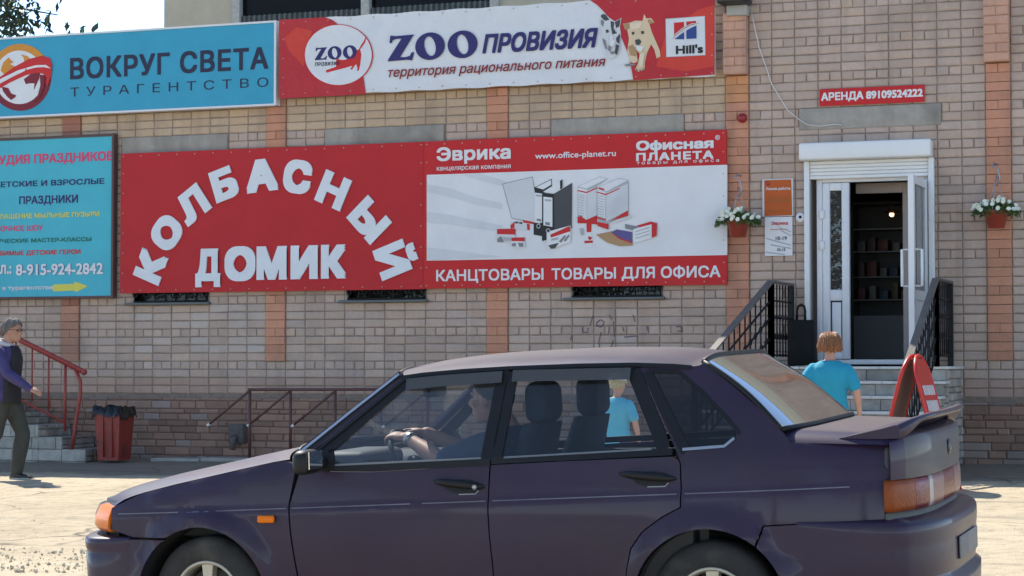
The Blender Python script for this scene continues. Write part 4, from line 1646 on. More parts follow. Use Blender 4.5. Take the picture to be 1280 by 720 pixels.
def flower_pot(x, z, label, seed, wide=.25):
    rn = random.Random(seed)
    yc = WALL - .19
    o = tag(empty('hanging_flower_pot', (x, yc, z - .09)), label, 'flower pot', 'petunia pots hung on the pilasters')
    MB().lathe([(0, -.09), (.085, -.09), (.115, .06), (.135, .062), (.135, .095), (.118, .095), (.112, .07), (0, .065)], (x, yc, z), 'z', 24).build('pot', M_terra, o)
    lf = MB()
    petals = MB()
    heads = []
    for i in range(620):
        a = rn.uniform(0, 6.283)
        rr = wide * math.sqrt(rn.random())
        zz = z + .10 + .10 * (1 - (rr / wide) ** 2) * rn.uniform(.1, 1) - .11 * max(0, rr / wide - .55) + rn.uniform(-.02, .03)
        p = Vector((x + rr * math.cos(a) * 1.05, yc + rr * math.sin(a) * .6, zz))
        rot = Euler((rn.uniform(-1, 1), rn.uniform(-1, 1), rn.uniform(0, 6.3))).to_matrix()
        s = rn.uniform(.012, .026)
        lf.add([p + rot @ Vector(q) * s for q in [(-1.3, 0, 0), (0, .55, .15), (1.3, 0, 0), (0, -.55, .15)]], [(0, 1, 2, 3)])
        if i % 11 == 0 and zz > z + .06: heads.append(p + Vector((rn.uniform(-.01, .01), -.035, .03)))
    for i in range(10):
        a = rn.uniform(0, 6.283)
        q = [(x + .1 * math.cos(a), yc + .07 * math.sin(a), z + .08), (x + .2 * math.cos(a), yc + .12 * math.sin(a), z + .13), (x + .27 * math.cos(a), yc + .15 * math.sin(a), z + .02)]
        lf.tube(q, .004, 4)
    lf.build('foliage', M_leaf, o, fix=False)
    for h in heads:
        d = Vector((rn.uniform(-.5, .5), -1, rn.uniform(.0, .8))).normalized()
        qt = d.to_track_quat('Z', 'Y').to_matrix()
        n = 10
        ring = [h + qt @ Vector((.027 * math.cos(k * .6283) * (1 if k % 2 else .86), .027 * math.sin(k * .6283) * (1 if k % 2 else .86), .010)) for k in range(n)]
        petals.add([h] + ring, [(0, 1 + k, 1 + (k + 1) % n) for k in range(n)])
    petals.build('blossom', M_petal, o, fix=False)
    hg = MB()
    top = Vector((x - .0, WALL - .10, z + .56))
    for a in (0.3, 2.4, 4.5): hg.tube([(x + .125 * math.cos(a), yc + .125 * math.sin(a), z + .09), (x + .05 * math.cos(a), yc + .05 * math.sin(a), z + .30), top + Vector((.0, -.05, -.09))], .004, 5)
    hg.tube([top + Vector((0, .10, .04)), top + Vector((-.03, 0, .05)), top + Vector((-.045, -.05, .02)), top + Vector((.02, -.06, -.02)), top + Vector((.035, -.05, -.12)), top + Vector((0, -.05, -.2))], .009, 6)
    hg.build('hanger', M_chain, o)
    return o


flower_pot(-5.80, 1.52, 'terracotta pot of white petunias hanging beside the orange opening hours plate', 4)
flower_pot(-2.99, 1.555, 'terracotta pot of white petunias hanging right of the open door leaf', 9)

# ------------------------------------------------------------------ bins
rbn = tag(empty('litter_bin', (-13.44, 22.4, G(-13.4, 22.4))), 'rusty red square litter bin with a torn black bag, by the brick wall', 'bin')
M_binred = mat('worn_red_bin', (.26, .032, .022), .5, var=.2, scale=8, dirt=((.10, .03, .02), 6, .55, .7))
gz = G(-13.4, 22.4)
b = MB()
zt = -.52
x0, x1, y0, y1 = -13.57, -13.22, 22.15, 22.50
q = .035
for za, zb, ins in ((gz + .02, zt, 0),):
    v = [(x0 + q, y0 + q, za), (x1 - q, y0 + q, za), (x1 - q, y1 - q, za), (x0 + q, y1 - q, za), (x0, y0, zb), (x1, y0, zb), (x1, y1, zb), (x0, y1, zb),
         (x0 + .02, y0 + .02, zb), (x1 - .02, y0 + .02, zb), (x1 - .02, y1 - .02, zb), (x0 + .02, y1 - .02, zb), (x0 + .05, y0 + .05, za + .1), (x1 - .05, y0 + .05, za + .1), (x1 - .05, y1 - .05, za + .1), (x0 + .05, y1 - .05, za + .1)]
    fs = [(3, 2, 1, 0)]
    for k in range(4):
        j = (k + 1) % 4
        fs += [(k, j, 4 + j, 4 + k), (4 + k, 4 + j, 8 + j, 8 + k), (8 + k, 8 + j, 12 + j, 12 + k)]
    fs.append((12, 13, 14, 15))
    b.add(v, fs)
for xx in (x0 + .11, x0 + .23): b.box(xx, xx + .015, y0 - .006, y0 + .03, gz + .06, zt - .02)
b.build('body', M_binred, rbn)
lin = MB()
rn = random.Random(5)
ringA, ringB, ringC = [], [], []
per = 40
for i in range(per):
    t = i / per * 4
    k = int(t)
    u = t - k
    c = [(x0, y0), (x1, y0), (x1, y1), (x0, y1)]
    p = Vector(c[k]).lerp(Vector(c[(k + 1) % 4]), u)
    o = (p - Vector(((x0 + x1) / 2, (y0 + y1) / 2))).normalized()
    ringA.append((p.x - o.x * .03, p.y - o.y * .03, zt - .02))
    ringB.append((p.x + o.x * rn.uniform(.0, .02), p.y + o.y * rn.uniform(.0, .02), zt + rn.uniform(.02, .06)))
    ringC.append((p.x + o.x * rn.uniform(.02, .04), p.y + o.y * rn.uniform(.02, .04), zt - rn.uniform(.04, .13)))
lin.grid([ringA, ringB, ringC], close=True)
lin.build('bin_liner', mat('black_bag_film', (.012, .012, .013), .28, bump=.01, bscale=25), rbn)

bb = tag(empty('waste_basket', (-5.04, 22.58, 0)), 'black square waste basket with a looped handle on the top step', 'bin')
MB().bbox(-5.17, -4.90, 22.45, 22.72, .012, .50, .012).build('body', mat('basket_black', (.010, .010, .010), .6, spec=.15, var=.2), bb)
MB().tube([(-5.09, 22.58, .50), (-5.09, 22.58, .60), (-5.075, 22.58, .65), (-5.04, 22.58, .67), (-5.01, 22.58, .65), (-5.0, 22.58, .60), (-5.0, 22.58, .50)], .014, 8).build('handle', M_black, bb)

# ------------------------------------------------------------------ red folding pavement board
sx, sy = -3.27, 19.35
gz = G(sx, sy)
sb_ = tag(empty('pavement_board', (sx, sy, gz)), 'red folding pavement board with rounded top at the foot of the stairs', 'sign board')
M_bred = mat('board_red', (.52, .028, .018), .35, var=.06)
M_bback = mat('board_back_brown', (.20, .13, .11), .6)
H = 1.22
yaw = R(-4)
for s, nm in ((-1, 'panel'), (1, 'panel')):
    top = Vector((0 + s * .025, 0, H))
    foot = Vector((s * .34, 0, .0))
    ax = (foot - top)
    L = ax.length
    ax.normalize()
    yv = Vector((0, 1, 0))
    nrm = yv.cross(ax).normalized()
    if nrm.x * s < 0: nrm = -nrm
    hw = .26
    out = [(-hw, L)] + [(-hw, L * .4)] + [(-hw * math.cos(R(a)), .24 - .24 * math.sin(R(a))) for a in range(0, 181, 15)] + [(hw, L * .4), (hw, L)]
    rt = Matrix.Rotation(yaw, 3, 'Z')

    def P3(u, d, n=0): return Vector((sx, sy, gz)) + rt @ (top + ax * d + yv * u + nrm * n)
    fr_ = MB().tube([P3(u, d) for u, d in out], .019, 8)
    fo = fr_.build('frame', M_bred, sb_)
    inn = [(u * .93, max(d, .03)) for u, d in out]
    pn = MB()
    k = len(inn)
    pn.add([P3(u, d, .012) for u, d in inn] + [P3(u, d, -.006) for u, d in inn], [tuple(range(k))] + [(i, (i + 1) % k, k + (i + 1) % k, k + i) for i in range(k)])
    pn.add([P3(u, d, -.007) for u, d in inn], [tuple(range(k))], 1)
    pn.build('panel', [M_bred, M_bback], sb_)
    if s == 1:
        mk = MB()
        rr = random.Random(2)
        for rowi, (d, hh) in enumerate([(.28, .09), (.42, .10), (.57, .10), (.74, .13), (.93, .08)]):
            u = -.2
            while u < .2:
                w = rr.uniform(.03, .06)
                mk.add([P3(u, d, .015), P3(u + w * .7, d, .015), P3(u + w * .7, d + hh, .015), P3(u, d + hh, .015)], [(0, 1, 2, 3)])
                u += w
        mk.build('printed_mark', I_white, sb_)
MB().tube([Vector((sx - .15, sy + .1, gz + .45)), Vector((sx + .15, sy + .1, gz + .45))], .008, 6).build('stay_bar', M_black, sb_)

# ------------------------------------------------------------------ tree beyond the roof at the far left
def tree(x, y, z0, h, crown_r, label, seed, n_leaf=5200):
    rn = random.Random(seed)
    o = tag(empty('tree', (x, y, z0)), label, 'tree')
    tr = MB()
    tr.tube([(x, y, z0), (x + .1, y, z0 + h * .3), (x - .05, y + .1, z0 + h * .6), (x + .1, y, z0 + h * .95)], [.24, .19, .12, .03], 10)
    tips = []
    for i in range(46):
        t = rn.uniform(.28, .95)
        p = Vector((x, y, z0 + h * t))
        a = rn.uniform(0, 6.28)
        L = crown_r * rn.uniform(.55, 1.05) * (1.15 - .55 * abs(t - .55))
        d = Vector((math.cos(a), math.sin(a), rn.uniform(-.1, .6))).normalized()
        m = p + d * L * .5 + Vector((0, 0, .1))
        e = p + d * L + Vector((0, 0, -.15))
        tr.tube([p, m, e], [.06, .035, .01], 6)
        for k in range(5):
            q = p.lerp(e, rn.uniform(.35, 1))
            e2 = q + Vector((rn.uniform(-1, 1), rn.uniform(-1, 1), rn.uniform(-.5, .6))) * crown_r * .28
            tr.tube([q, e2], [.016, .005], 4)
            tips.append(q.lerp(e2, rn.uniform(.3, 1)))
            tips.append(e2)
    tr.build('trunk', mat('bark', (.12, .09, .065), .9, var=.3, scale=12), o)
    lf = MB()
    for i in range(n_leaf):
        c = rn.choice(tips)
        p = c + Vector((rn.gauss(0, .22), rn.gauss(0, .22), rn.gauss(0, .16)))
        rot = Euler((rn.uniform(-1.2, 1.2), rn.uniform(-1.2, 1.2), rn.uniform(0, 6.3))).to_matrix()
        s = rn.uniform(.045, .085)
        lf.add([p + rot @ Vector(q) * s for q in [(-1.4, 0, 0), (0, .6, .1), (1.4, 0, 0), (0, -.6, .1)]], [(0, 1, 2, 3)], 0, (.075 * rn.uniform(.6, 1.4), .10 * rn.uniform(.7, 1.3), .045))
    lf.build('crown', mat('tree_leaf', (.07, .1, .04), .6, attr='tint', var=.2), o, fix=False)
    return o


tree(-21.9, 29.0, -1.3, 10.3, 3.0, 'loose leafy tree rising behind the roof edge beside the travel agency sign', 21, 12000)

# unseen trees added behind the camera to darken and vary the car's reflections
t0 = tree(-4.5, -13.5, -1.4, 9.5, 3.4, 'unseen leafy tree added behind the camera for reflections in the car', 33, 9000)
t0['group'] = 'unseen trees added for the car reflections'
rn = random.Random(6)
for x in (-27, -20.5, -12.5, 2.5, 9.5, 16):
    tt = copy_tree(t0)
    tt.location = (x + rn.uniform(-1, 1), -13.5 + rn.uniform(-2.5, 1.5), -1.5)
    tt.rotation_euler = (0, 0, rn.uniform(0, 6))
    sc_ = rn.uniform(.8, 1.2)
    tt.scale = (sc_, sc_, sc_)
# ------------------------------------------------------------------ the car
# car frame: x to the rear, y to the far side, z up; front hub at x=.03, rear hub at x=2.49
TH, ROLL = math.atan(.05 / 2.46), R(1.5)
car = tag(empty('saloon_car', (-4.873, 9.70, -1.354), (ROLL, -TH, 0)), 'dark purple four door saloon car with a boot spoiler, dusty on top', 'car')
M_paint = mat('dark_purple_paint', (.021, .0088, .036), .40, metal=.0, var=.10, scale=2.2, spec=.28, coat=.2, dust=.32, dirt=((.031, .025, .025), 1.6, .50, 1.0))
M_rubber = mat('black_rubber_trim', (.010, .010, .011), .5, spec=.3, var=.2, scale=20)
M_gap = mat('shut_line_dark', (.006, .006, .007), .9)
M_blackpl = mat('black_plastic', (.012, .012, .013), .5, spec=.3, var=.15, scale=20)
M_inner = mat('car_inner_trim', (.045, .045, .05), .8, var=.1)
M_seat = mat('blue_grey_seat_cloth', (.028, .045, .065), .9, var=.15, scale=30)
M_chrome = mat('bright_trim', (.45, .45, .45), .35, metal=.8)
M_amber = mat('amber_lens', (.80, .18, .004), .3, spec=.25, bump=.003, bscale=90)
M_amber_d = mat('dusty_amber_lens', (.22, .05, .010), .35, spec=.25, bump=.003, bscale=90, var=.25, scale=12)
M_pinklens = mat('faded_lens', (.25, .12, .11), .3, spec=.3, bump=.003, bscale=90, var=.25, scale=12)
M_redlens = mat('red_lens', (.17, .016, .02), .25, spec=.35, bump=.003, bscale=90, var=.25, scale=12)
M_clearlens = mat('pale_lens', (.42, .36, .34), .25, spec=.35, bump=.003, bscale=90)
M_head = mat('headlamp_lens', (.55, .57, .6), .1, metal=.3, coat=.8)
M_tyre = mat('dusty_tyre', (.030, .029, .028), .85, var=.2, scale=15, dirt=((.10, .09, .075), 6, .5, .8))
M_rim = mat('alloy_rim', (.48, .44, .36), .4, metal=.55, var=.1)
M_sideglass = glass_mat('car_side_glass', (.85, .88, .89), .03, filmcol=(.30, .30, .30))
M_frontglass = glass_mat('car_front_door_glass', (.80, .83, .85), .07, filmcol=(.30, .31, .33), blend=.40)
M_tint = glass_mat('car_tinted_glass', (.10, .10, .105), .03, filmcol=(.2, .2, .2))
M_screen = glass_mat('car_windscreen', (.74, .78, .78), .06)
M_rear = glass_mat('car_rear_screen', (.45, .47, .46), .90, rough=.05, refl=.75, filmcol=(.42, .43, .41), blend=.14)
M_smoke = glass_mat('smoked_deflector', (.25, .25, .25), .30, rough=.15, filmcol=(.20, .20, .195))


def lerp(a, b, t): return a + (b - a) * t


def interp(tab, x):
    if x <= tab[0][0]: return tab[0][1]
    for (a, p), (b, q) in zip(tab, tab[1:]):
        if x <= b: return lerp(p, q, (x - a) / (b - a))
    return tab[-1][1]


HUBS = (.03, 2.49)
F_TOP = [(-.60, .690), (-.50, .722), (-.319, .774), (-.127, .817), (.085, .859), (.237, .890), (.403, .922), (.50, .935)]   # top edge of the wings


def crease(x): return .675 + (x + .447) * .0358


def side(x, z):
    """half width of the body at (x, z)"""
    if z < .30: r = .785 + .0
    elif z < .58: r = lerp(.785, .812, math.sin((z - .30) / .28 * math.pi / 2))
    else: r = .812 - .030 * (max(z - .58, 0) / .32) ** 2
    cz = crease(x)
    r += .006 * (min(1, max(0, (cz + .012 - z) / .024)) - .5)          # small step along the waist crease
    if z > .92:
        r = min(r, .778 - .43 * (z - .92))
    if x < .2: r -= .085 * ((.2 - x) / .9) ** 2
    if x > 2.6: r -= .075 * ((x - 2.6) / .65) ** 2
    for h in HUBS:                                                  # flared wheel arches
        d = math.hypot(x - h, z - .28)
        if .30 < d < .42 and z > .2:
            r += .026 * max(0, 1 - (d - .385) / .035) if d > .385 else .026
    if x < .5:                                                      # rounded shoulder of the wing
        t = (z - (interp(F_TOP, x) - .045)) / .045
        if t > 0: r -= .022 * t * t
    if x > 2.86:
        t = (z - .94) / .05
        if t > 0: r -= .012 * t * t
    return r


def offset_poly(poly, d):
    n = len(poly)
    area = sum(poly[i][0] * poly[(i + 1) % n][1] - poly[(i + 1) % n][0] * poly[i][1] for i in range(n))
    sg = 1 if area > 0 else -1
    out = []
    for i in range(n):
        a, b, c = Vector(poly[i - 1]), Vector(poly[i]), Vector(poly[(i + 1) % n])
        e1, e2 = (b - a).normalized(), (c - b).normalized()
        n1, n2 = Vector((-e1.y, e1.x)) * sg, Vector((-e2.y, e2.x)) * sg
        m = (n1 + n2)
        if m.length < .2: m = n1.copy()
        m.normalize()
        k = max(m.dot(n1), .5)
        out.append(tuple(b + m * d / k))
    return out


def resample(poly, step):
    out = []
    n = len(poly)
    for i in range(n):
        a, b = Vector(poly[i]), Vector(poly[(i + 1) % n])
        k = max(1, int((b - a).length / step))
        for j in range(k): out.append(tuple(a.lerp(b, j / k)))
    return out


def arc(cx, cz, r, a0, a1, n=18):
    return [(cx + r * math.cos(R(a0 + (a1 - a0) * i / n)), cz + r * math.sin(R(a0 + (a1 - a0) * i / n))) for i in range(n + 1)]


def panel(mb, poly, s, holes=(), gap=.003, flange=.022, step=.05, out=0.0, mi=0, surf=None):
    """a pressed sheet over the body side s (-1 near, 1 far), with turned-in edges"""
    surf = surf or side
    p = resample(offset_poly(poly, gap) if gap else poly, .03)
    hs = [resample(h, .03) for h in holes]
    vs, fs = fill(p, hs, step, lines=None if surf is not side else [[(-.46 + .03 * i, crease(-.46 + .03 * i) + d) for i in range(125)] for d in (-.03, -.012, .012, .03)])
    b3 = [(x, s * (surf(x, z) + out), z) for x, z in vs]
    mb.add(b3, fs if s < 0 else [f[::-1] for f in fs], mi, None, True)
    if flange:
        for ring in [p, *hs]:
            n = len(ring)
            v = [(x, s * (surf(x, z) + out), z) for x, z in ring] + [(x, s * (surf(x, z) + out - flange), z) for x, z in ring]
            mb.add(v, [(i, (i + 1) % n, n + (i + 1) % n, n + i) for i in range(n)], mi)


def strip(mb, line, wd, s, out=.004, thick=.012, surf=None, mi=0):
    """a bar laid along a line on the body side"""
    surf = surf or side
    pts = []
    for i in range(len(line) - 1):
        a, b = Vector(line[i]), Vector(line[i + 1])
        k = max(1, int((b - a).length / .05))
        pts += [a.lerp(b, j / k) for j in range(k)]
    pts.append(Vector(line[-1]))
    rows = []
    for i, p in enumerate(pts):
        t = (pts[min(i + 1, len(pts) - 1)] - pts[max(i - 1, 0)]).normalized()
        n = Vector((-t.y, t.x)) * wd / 2
        a, b = p + n, p - n
        ya, yb = surf(a.x, a.y), surf(b.x, b.y)
        rows.append([(a.x, s * (ya + out - thick), a.y), (a.x, s * (ya + out), a.y), (b.x, s * (yb + out), b.y), (b.x, s * (yb + out - thick), b.y)])
    mb.grid(rows, mi, smooth=False, close=True)
    mb.add(rows[0], [(0, 1, 2, 3)], mi)
    mb.add(rows[-1], [(3, 2, 1, 0)], mi)


GAPFD = [(1.484, .918), (1.481, .80), (1.480, .695), (1.486, .58), (1.494, .481), (1.50, .23)]
GAPRD = [(2.14, 1.322), (2.345, .957), (2.368, .904), (2.374, .80), (2.371, .718), (2.29, .677), (2.198, .612), (2.142, .537), (2.122, .44), (2.105, .23)]
FENDG = [(.523, .905), (.505, .80), (.490, .724), (.497, .62), (.506, .54), (.524, .396), (.535, .23)]
BELT = [(.56, .900), (.903, .890), (1.484, .915), (2.241, .946), (2.35, .951)]
GUT = [(.997, 1.300), (1.10, 1.312), (1.30, 1.325), (1.523, 1.333), (1.85, 1.338), (2.115, 1.337), (2.30, 1.328), (2.40, 1.318)]


def belt(x): return interp(BELT, x)


body_near = None
for s in (-1, 1):
    # wing
    mb = MB()
    top = [(x, z) for x, z in F_TOP if -.5 <= x <= .41][1:]
    wing = [(-.490, .60), (-.478, .655), (-.486, .705)] + top + [(.47, .925)] + FENDG + [(.373, .23)] + arc(HUBS[0], .28, .337, -8, 122) + [(-.35, .563)]
    panel(mb, wing, s)
    wg = mb.build('wing', M_paint, car, local=True)
    for dz, col_ in ((0, M_amber),):
        r_ = MB()
        x0, x1, z0, z1 = .338, .424, .642, .677
        yy = side(.38, .66)
        r_.bbox(x0, x1, s * (yy + .012) - .012, s * (yy + .012) + .012, z0, z1, .009)
        r_.build('side_repeater', M_amber, wg, local=True)
    # front door
    mb = MB()
    low = FENDG[1:]
    dpoly = [(.545, .895)] + [(x + .0, z) for x, z in low][:0] + [(.515, .80), (.492, .724), (.499, .62), (.508, .54), (.526, .396), (.537, .23), (1.50, .23)] + GAPFD[::-1][1:-1] + [(1.484, .905)] + [(1.2, .891), (.903, .876), (.70, .878)]
    panel(mb, dpoly, s)
    fdoor = mb.build('front_door', M_paint, car, local=True)
    mb = MB()
    dpoly = [(1.486, .905)] + GAPFD[1:] + GAPRD[::-1][:-1] + [(2.35, .938), (2.241, .934), (1.85, .921)]
    panel(mb, dpoly, s)
    rdoor = mb.build('rear_door', M_paint, car, local=True)
    # rear quarter, roof side and rear pillar in one pressing, with the quarter window left open
    qwin = [(2.185, 1.300), (2.318, 1.296), (2.43, 1.21), (2.545, 1.105), (2.612, 1.035), (2.608, 1.005), (2.56, .985), (2.375, .972)]
    mb = MB()
    quarter = GAPRD[::-1] + [(2.30, 1.330), (2.40, 1.322), (2.440, 1.338), (2.60, 1.222), (2.736, 1.112), (2.801, 1.048), (2.85, .992), (3.262, .978), (3.284, .955), (3.284, .858), (3.250, .826), (3.244, .662), (2.99, .652), (2.735, .640)] + arc(HUBS[1], .28, .345, 52, 188)
    panel(mb, quarter, s, [qwin])
    qt = mb.build('rear_quarter', M_paint, car, local=True)
    g = MB()
    v, f = fill(resample(qwin, .04), (), .06)
    g.add([(x, s * (side(x, z) - .008), z) for x, z in v], f, 0, None, True)
    g.build('quarter_window', M_tint, qt, local=True, fix=False)
    t_ = MB()
    strip(t_, [(2.602, 1.012), (2.56, .978), (2.375, .966)], .012, s, .004)
    t_.build('bright_bead', M_chrome, qt, local=True)
    t_ = MB()
    strip(t_, [(2.175, 1.308), (2.39, .955)], .045, s, .001)
    strip(t_, [(2.19, 1.308), (2.325, 1.303), (2.45, 1.205), (2.57, 1.092), (2.624, 1.03)], .016, s, .002)
    t_.build('window_seal', M_rubber, qt, local=True)
    # sill
    mb = MB()
    panel(mb, [(.37, .215), (2.14, .215), (2.14, .15), (.37, .15)], s, flange=.05)
    mb.build('sill', M_paint, car, local=True)
    # door window frames and glass
    fr_ = MB()
    strip(fr_, [(.62, .935), (1.022, 1.283)], .052, s, .002)                     # front raked frame
    strip(fr_, [(1.0, 1.292), (1.30, 1.311), (1.523, 1.318)], .034, s, .003)
    strip(fr_, [(1.497, 1.315), (1.466, .925)], .058, s, .002)
    strip(fr_, [(.56, .893), (.903, .892), (1.484, .915)], .030, s, .003)
    panel(fr_, [(.555, .90), (.72, .90), (.70, .985)], s, gap=0, out=.002, flange=.01)
    fr_.build('window_frame', M_rubber, fdoor, local=True)
    fr_ = MB()
    strip(fr_, [(1.548, 1.318), (2.115, 1.322)], .034, s, .003)
    strip(fr_, [(1.545, 1.315), (1.512, .925)], .050, s, .002)
    strip(fr_, [(1.49, .922), (2.241, .953), (2.33, .957)], .030, s, .003)
    strip(fr_, [(2.115, 1.31), (2.262, 1.03), (2.290, .965)], .060, s, .002)
    fr_.build('window_frame', M_rubber, rdoor, local=True)
    for nm, poly, par in (('front_window', [(.60, .89), (1.49, .915), (1.51, 1.31), (1.04, 1.295)], fdoor), ('rear_window', [(1.50, .915), (2.30, .95), (2.12, 1.31), (1.53, 1.31)], rdoor)):
        g = MB()
        v, f = fill(resample(poly, .06), (), .08)
        g.add([(x, s * (side(x, z) - .006), z) for x, z in v], f, 0, None, True)
        g.build('window_pane', M_frontglass if par is fdoor else M_sideglass, par, local=True, fix=False)
    for line, par in (([(1.03, 1.268), (1.2, 1.281), (1.50, 1.294)], fdoor), ([(1.55, 1.297), (2.11, 1.297)], rdoor)):
        d = MB()
        strip(d, line, .052, s, .022, .004)
        d.build('wind_deflector', M_smoke, par, local=True)
    for line, par in (([(.72, .906), (1.44, .934)], fdoor), ([(1.55, .936), (2.235, .968)], rdoor)):
        d = MB()
        strip(d, line, .008, s, .005)
        d.build('bright_bead', mat('dull_bead', (.20, .20, .195), .4, metal=.5), par, local=True)
    # handles
    for x0, x1, z0, z1, par in ((1.215, 1.462, .826, .800, fdoor), (2.092, 2.352, .858, .834, rdoor)):
        hb = MB()
        zc = (z0 + z1) / 2
        yy = side((x0 + x1) / 2, zc)
        n = 14
        rows = []
        for i in range(n + 1):
            t = i / n
            x = lerp(x0, x1, t)
            z = lerp(z0, z1, t) + .006
            hgt = .013 * (1 - abs(2 * t - 1) ** 4) + .004
            prj = .030 * (1 - abs(2 * t - 1) ** 6) + .004
            y_ = side(x, z)
            rows.append([(x, s * (y_ - .004), z + hgt), (x, s * (y_ + prj * .8), z + hgt), (x, s * (y_ + prj), z), (x, s * (y_ + prj * .7), z - hgt), (x, s * (y_ - .004), z - hgt)])
        hb.grid(rows, close=True)
        hh = hb.build('handle', M_blackpl, par, local=True)
        rc = MB()
        cup = circle((x0 + x1) / 2 + .02, zc - .006, .085, .034, 24)
        rc.add([((p[0]), s * (side(p[0], p[1]) + .0015), p[1]) for p in cup], [tuple(range(24))])
        rc.build('handle_recess', M_rubber, hh, local=True, fix=False)
        bb_ = MB()
        strip(bb_, [((x0 + x1) / 2 + .0, zc - .040), ((x0 + x1) / 2 + .08, zc - .038), ((x0 + x1) / 2 + .095, zc - .022)], .004, s, .004)
        bb_.build('recess_edge', mat('worn_edge', (.3, .3, .31), .4, metal=.5), hh, local=True)
        if par is fdoor:
            MB().lathe([(0, 0), (.010, 0), (.012, -.008)], ((x1 - .035), s * (yy + .034), zc - .005), 'y', 12).build('lock', M_chrome, hh, local=True)
    # waist crease highlight
    # the waist crease: a thin raised edge, its highlight painted in as lighter colour
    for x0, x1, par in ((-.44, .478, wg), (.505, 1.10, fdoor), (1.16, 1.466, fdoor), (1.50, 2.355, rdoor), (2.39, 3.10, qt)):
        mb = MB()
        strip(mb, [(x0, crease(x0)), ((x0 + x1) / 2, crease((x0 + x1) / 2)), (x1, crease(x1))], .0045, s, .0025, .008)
        mb.build('crease_edge', mat('crease_highlight', (.16, .15, .17), .5, var=.3, scale=6), par, local=True)
    # front pillar outside the glass
    mb = MB()
    strip(mb, [(.545, .962), (.76, 1.126), (.992, 1.309)], .048, s, .004, .03)
    mb.build('front_pillar', M_paint, car, local=True)
    mb = MB()
    strip(mb, [(.60, .955), (.80, 1.117), (1.02, 1.297)], .012, s, .010, .02)
    mb.build('rain_channel', M_blackpl, car, local=True)
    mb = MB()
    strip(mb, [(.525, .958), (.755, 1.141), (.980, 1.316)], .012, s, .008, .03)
    mb.build('pillar_glint', mat('sun_glint_metal', (.5, .5, .52), .3, metal=.8), car, local=True)  # bright strip added to imitate the sun's glint on the pillar edge
    mb = MB()
    strip(mb, GUT[:-1] + [(2.38, 1.320)], .016, s, .010, .02)
    mb.build('roof_gutter', M_blackpl, car, local=True)
    # mirror
    y0 = side(.62, .93)
    mb = MB()
    mb.bbox(.602, .692, s * (y0 + .15) - .085, s * (y0 + .15) + .085, .875, .985, .035, seg=3)
    mb.tube([(.66, s * (y0 - .02), .915), (.63, s * (y0 + .09), .925)], .03, 8)
    mr = mb.build('door_mirror', M_blackpl, car, local=True)
    MB().box(.689, .693, s * (y0 + .15) - .07, s * (y0 + .155) + .07, .90, .98).build('mirror_glass', mat('mirror_silver', (.85, .87, .88), .02, metal=1), mr, local=True)
    # wheel wells
    for h in HUBS:
        mb = MB()
        rows = []
        for a in range(-10, 191, 10):
            c_, s_ = math.cos(R(a)), math.sin(R(a))
            rows.append([(h + .345 * c_, s * .79, .28 + .345 * s_), (h + .345 * c_, s * .5, .28 + .345 * s_)])
        mb.grid(rows)
        mb.add([r[1] for r in rows], [tuple(range(len(rows)))])
        mb.build('wheel_well', mat('wheel_well_black', (.012, .012, .012), .9), car, local=True, fix=False)
    # wheels
    for h in HUBS:
        yo = s * .765
        tb = MB()
        pr_ = [(.17, -.005), (.183, .010), (.20, .012), (.235, .014), (.268, .004), (.283, -.02), (.285, -.05), (.285, -.11), (.282, -.14), (.26, -.165), (.18, -.165)]
        tb.lathe([(r, yo + s * d) for r, d in pr_], (h, 0, .285), 'y', 48)
        ty = tb.build('tyre', M_tyre, car, local=True)
        ty.name = 'wheel'
        rm = MB()
        rm.lathe([(.172, yo - s * .0), (.165, yo + s * .006), (.155, yo - s * .002), (.150, yo - s * .03), (.150, yo - s * .15)], (h, 0, .285), 'y', 48)
        rm.lathe([(0, yo - s * .004), (.030, yo - s * .004), (.036, yo - s * .02), (.036, yo - s * .10)], (h, 0, .285), 'y', 24)
        for k in range(5):
            a = R(90 + 72 * k)
            u = Vector((math.cos(a), 0, math.sin(a)))
            w_ = Vector((-math.sin(a), 0, math.cos(a)))
            c0 = Vector((h, 0, .285))
            v = []
            for rr, hw in ((.03, .022), (.156, .036)):
                for dy, kk in ((-.010, .8), (-.045, 1.0)):
                    for q in (-1, 1): v.append(c0 + u * rr + w_ * hw * q * kk + Vector((0, yo + s * dy, 0)))
            rm.add(v, [(0, 1, 5, 4), (2, 6, 7, 3), (0, 4, 6, 2), (1, 3, 7, 5), (4, 5, 7, 6)])
        rm.build('rim', M_rim, ty, local=True)
        MB().lathe([(0, yo - s * .06), (.13, yo - s * .06), (.13, yo - s * .07)], (h, 0, .285), 'y', 32).build('brake_disc', mat('brake_grey', (.10, .09, .085), .6, metal=.3), ty, local=True)

# bonnet
def wtop(x): return side(x, interp(F_TOP, x))


rows = []
NV = 30
for i in range(25):
    u = i / 24
    xe = lerp(-.505, .475, u)
    ze = interp(F_TOP, xe)
    row = []
    for j in range(NV + 1):
        v = -1 + 2 * j / NV
        yv = wtop(xe) * v
        xf = -.505 - .27 * (1 - abs(v) ** 2.6)
        xr = .475 - .19 * (1 - v * v)
        x = lerp(xf, xr, u)
        z = ze + (.030 * (1 - abs(v) ** 2.4)) * (.6 + .4 * u)
        if u < .12: z -= .03 * (1 - u / .12) ** 2
        row.append((x, yv, z))
    rows.append(row)
mb = MB().grid(rows)
mb.build('bonnet', M_paint, car, local=True, fix=False)
bonnet = car.children[-1]
if bonnet.data.polygons[200].normal.z < 0: bonnet.data.flip_normals()

